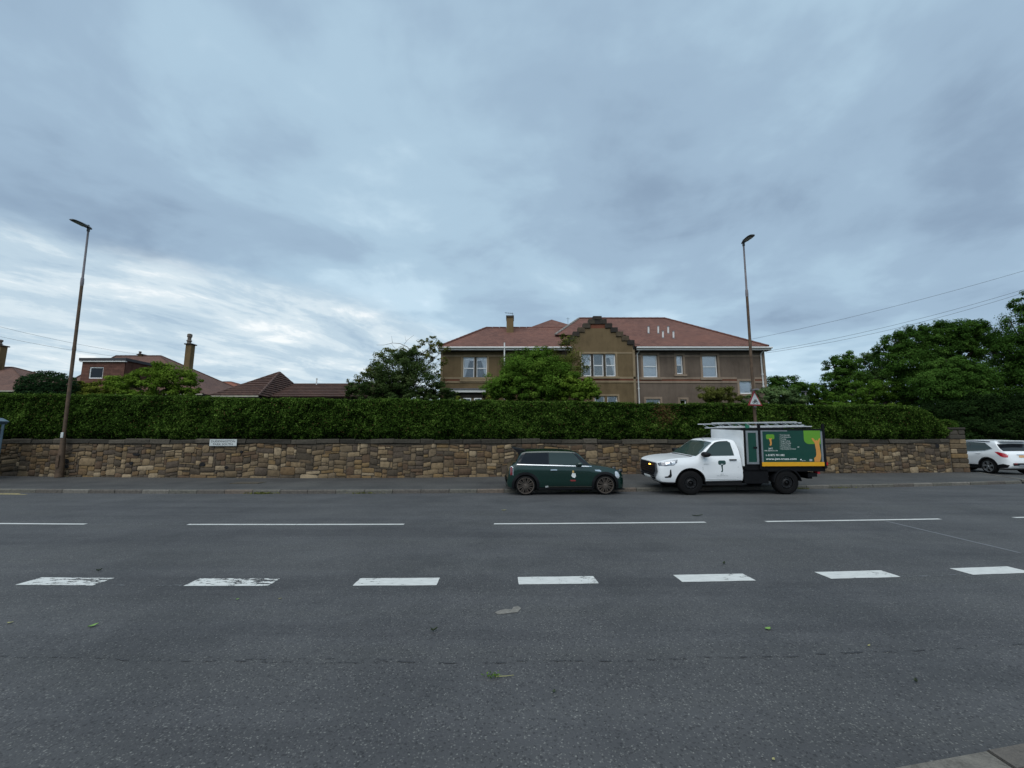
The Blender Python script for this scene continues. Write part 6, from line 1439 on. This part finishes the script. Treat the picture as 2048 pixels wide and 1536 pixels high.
# ---------------------------------------------------------------- white crossover in the side street, tail towards the road
sv = thing('crossover_car', (0, 0, 0), 'white crossover car parked behind the stone pier at right', 'car'); OFF[sv] = np.zeros(3)
lo = Loft(zt=[(0, .62), (.03, .78), (.08, .98), (.16, 1.06), (.30, 1.22), (.46, 1.44), (.52, 1.545), (.62, 1.585), (1.0, 1.625), (1.6, 1.65), (2.2, 1.625), (2.5, 1.55), (2.9, 1.32), (3.2, 1.10), (3.3, 1.06), (3.8, .98), (4.1, .86), (4.22, .74), (4.28, .6)],
          zb=[(0, .40), (.1, .30), (.3, .25), (3.9, .25), (4.2, .3), (4.28, .45)],
          hw=[(0, .62), (.03, .70), (.10, .79), (.3, .865), (.7, .888), (3.3, .888), (3.8, .85), (4.1, .74), (4.22, .62), (4.28, .5)],
          belt=lambda x: 1.09 - .035 * x, tumble=.24)
wr, wf, rr0 = .86, 3.41, .345
cut_body('body', lo, [(wr, rr0), (wf, rr0)], .405, 'car_white', sv)
for s in (-1, 1):
    side_panel('side_glass', lo, [(.62, 1.22), (.78, 1.33), (.98, 1.49), (1.7, 1.53), (2.3, 1.49), (2.85, 1.10), (2.9, 1.02), (1.5, 1.07), (.95, 1.11)], s, .004, 'car_glass_pale', sv)
    band('glass_pillar', lo, [(1.72, 1.06), (1.70, 1.525)], .03, s, .007, 'black_gloss', sv); band('glass_pillar', lo, [(.98, 1.11), (.92, 1.44)], .012, s, .007, 'black_gloss', sv)
    band('window_chrome', lo, [(.60, 1.20), (.95, 1.095), (1.5, 1.055), (2.9, 1.005)], .009, s, .008, 'chrome', sv)
    side_panel('tail_light', lo, [(.055, .80), (.06, .93), (.16, 1.0), (.36, 1.06), (.50, 1.06), (.40, .99), (.26, .86), (.14, .80)], s, .010, 'lamp_red', sv)
    for cx in (wr, wf): arch('arch_trim', lo, cx, rr0, .395, .455, R(-12), R(192), s, .014, 'black_plastic', sv)
    side_panel('sill_trim', lo, [(1.28, .26), (1.26, .42), (3.0, .42), (3.0, .26)], s, .010, 'black_plastic', sv)
    side_panel('bumper_trim', lo, [(.04, .44), (.10, .32), (.44, .27), (.42, .44), (.2, .50)], s, .010, 'black_plastic', sv)
    band('roof_rail', lo, [(x, lo.zt(x) - .058) for x in np.linspace(.75, 2.4, 14)], .016, s, .03, 'black_gloss', sv)
    band('door_seam', lo, [(1.72, 1.05), (1.72, .5), (1.5, .44), (1.25, .60), (1.05, .8), (.97, 1.1)], .004, s, .0015, 'print_grey', sv)
    band('door_handle', lo, [(1.15, .98), (1.36, .975)], .016, s, .03, 'car_white', sv)
    for cx in (wr, wf): wheel(sv, cx, s * (.888 - .11), rr0, .22, s, 'five', 'rim_silver')
top_panel('rear_window', lo, .19, .455, lambda x: 1.0, .006, 'car_glass', sv); top_panel('windscreen', lo, 2.5, 3.15, lambda x: .98, .004, 'screen_glass', sv)
m = MB(); m.prism([(.24, 1.565), (.26, 1.585), (.70, 1.605), (.70, 1.55), (.40, 1.54)], 'y', -.60, .60); bevel_obj(recalc(m.build('roof_spoiler', 'car_white', sv, local=True)), .01, 1)
end_panel('number_plate', lo, [(-.26, .80), (.26, .80), (.26, .91), (-.26, .91)], 'lo', .02, 'plate_yellow', sv)
end_panel('plate_handle', lo, [(-.36, .925), (.36, .925), (.34, .95), (-.34, .95)], 'lo', .035, 'chrome', sv)
end_panel('bumper_trim', lo, [(-.60, .42), (.60, .42), (.62, .54), (-.62, .54)], 'lo', .02, 'black_plastic', sv); end_panel('skid_plate', lo, [(-.4, .41), (.4, .41), (.34, .47), (-.34, .47)], 'lo', .03, 'alu', sv)
for y in (-.5, .5): end_panel('reflector', lo, [(y - .08, .50), (y + .08, .50), (y + .08, .525), (y - .08, .525)], 'lo', .026, 'lamp_red', sv)
MB().box(.3, 3.9, -.6, .6, .2, .32).build('underbody', 'wheel_well', sv, local=True)
sv.scale = (1.04,) * 3; sv.rotation_euler = (0, 0, R(86))
wp = G(1984, 946, .08)
off = Matrix.Rotation(R(86), 3, 'Z') @ Vector((wr * 1.04, .888 * 1.04, 0))
sv.location = (float(wp[0]) - off.x - .16, float(wp[1]) - off.y, .06)
# dark saloon roof just showing beyond it
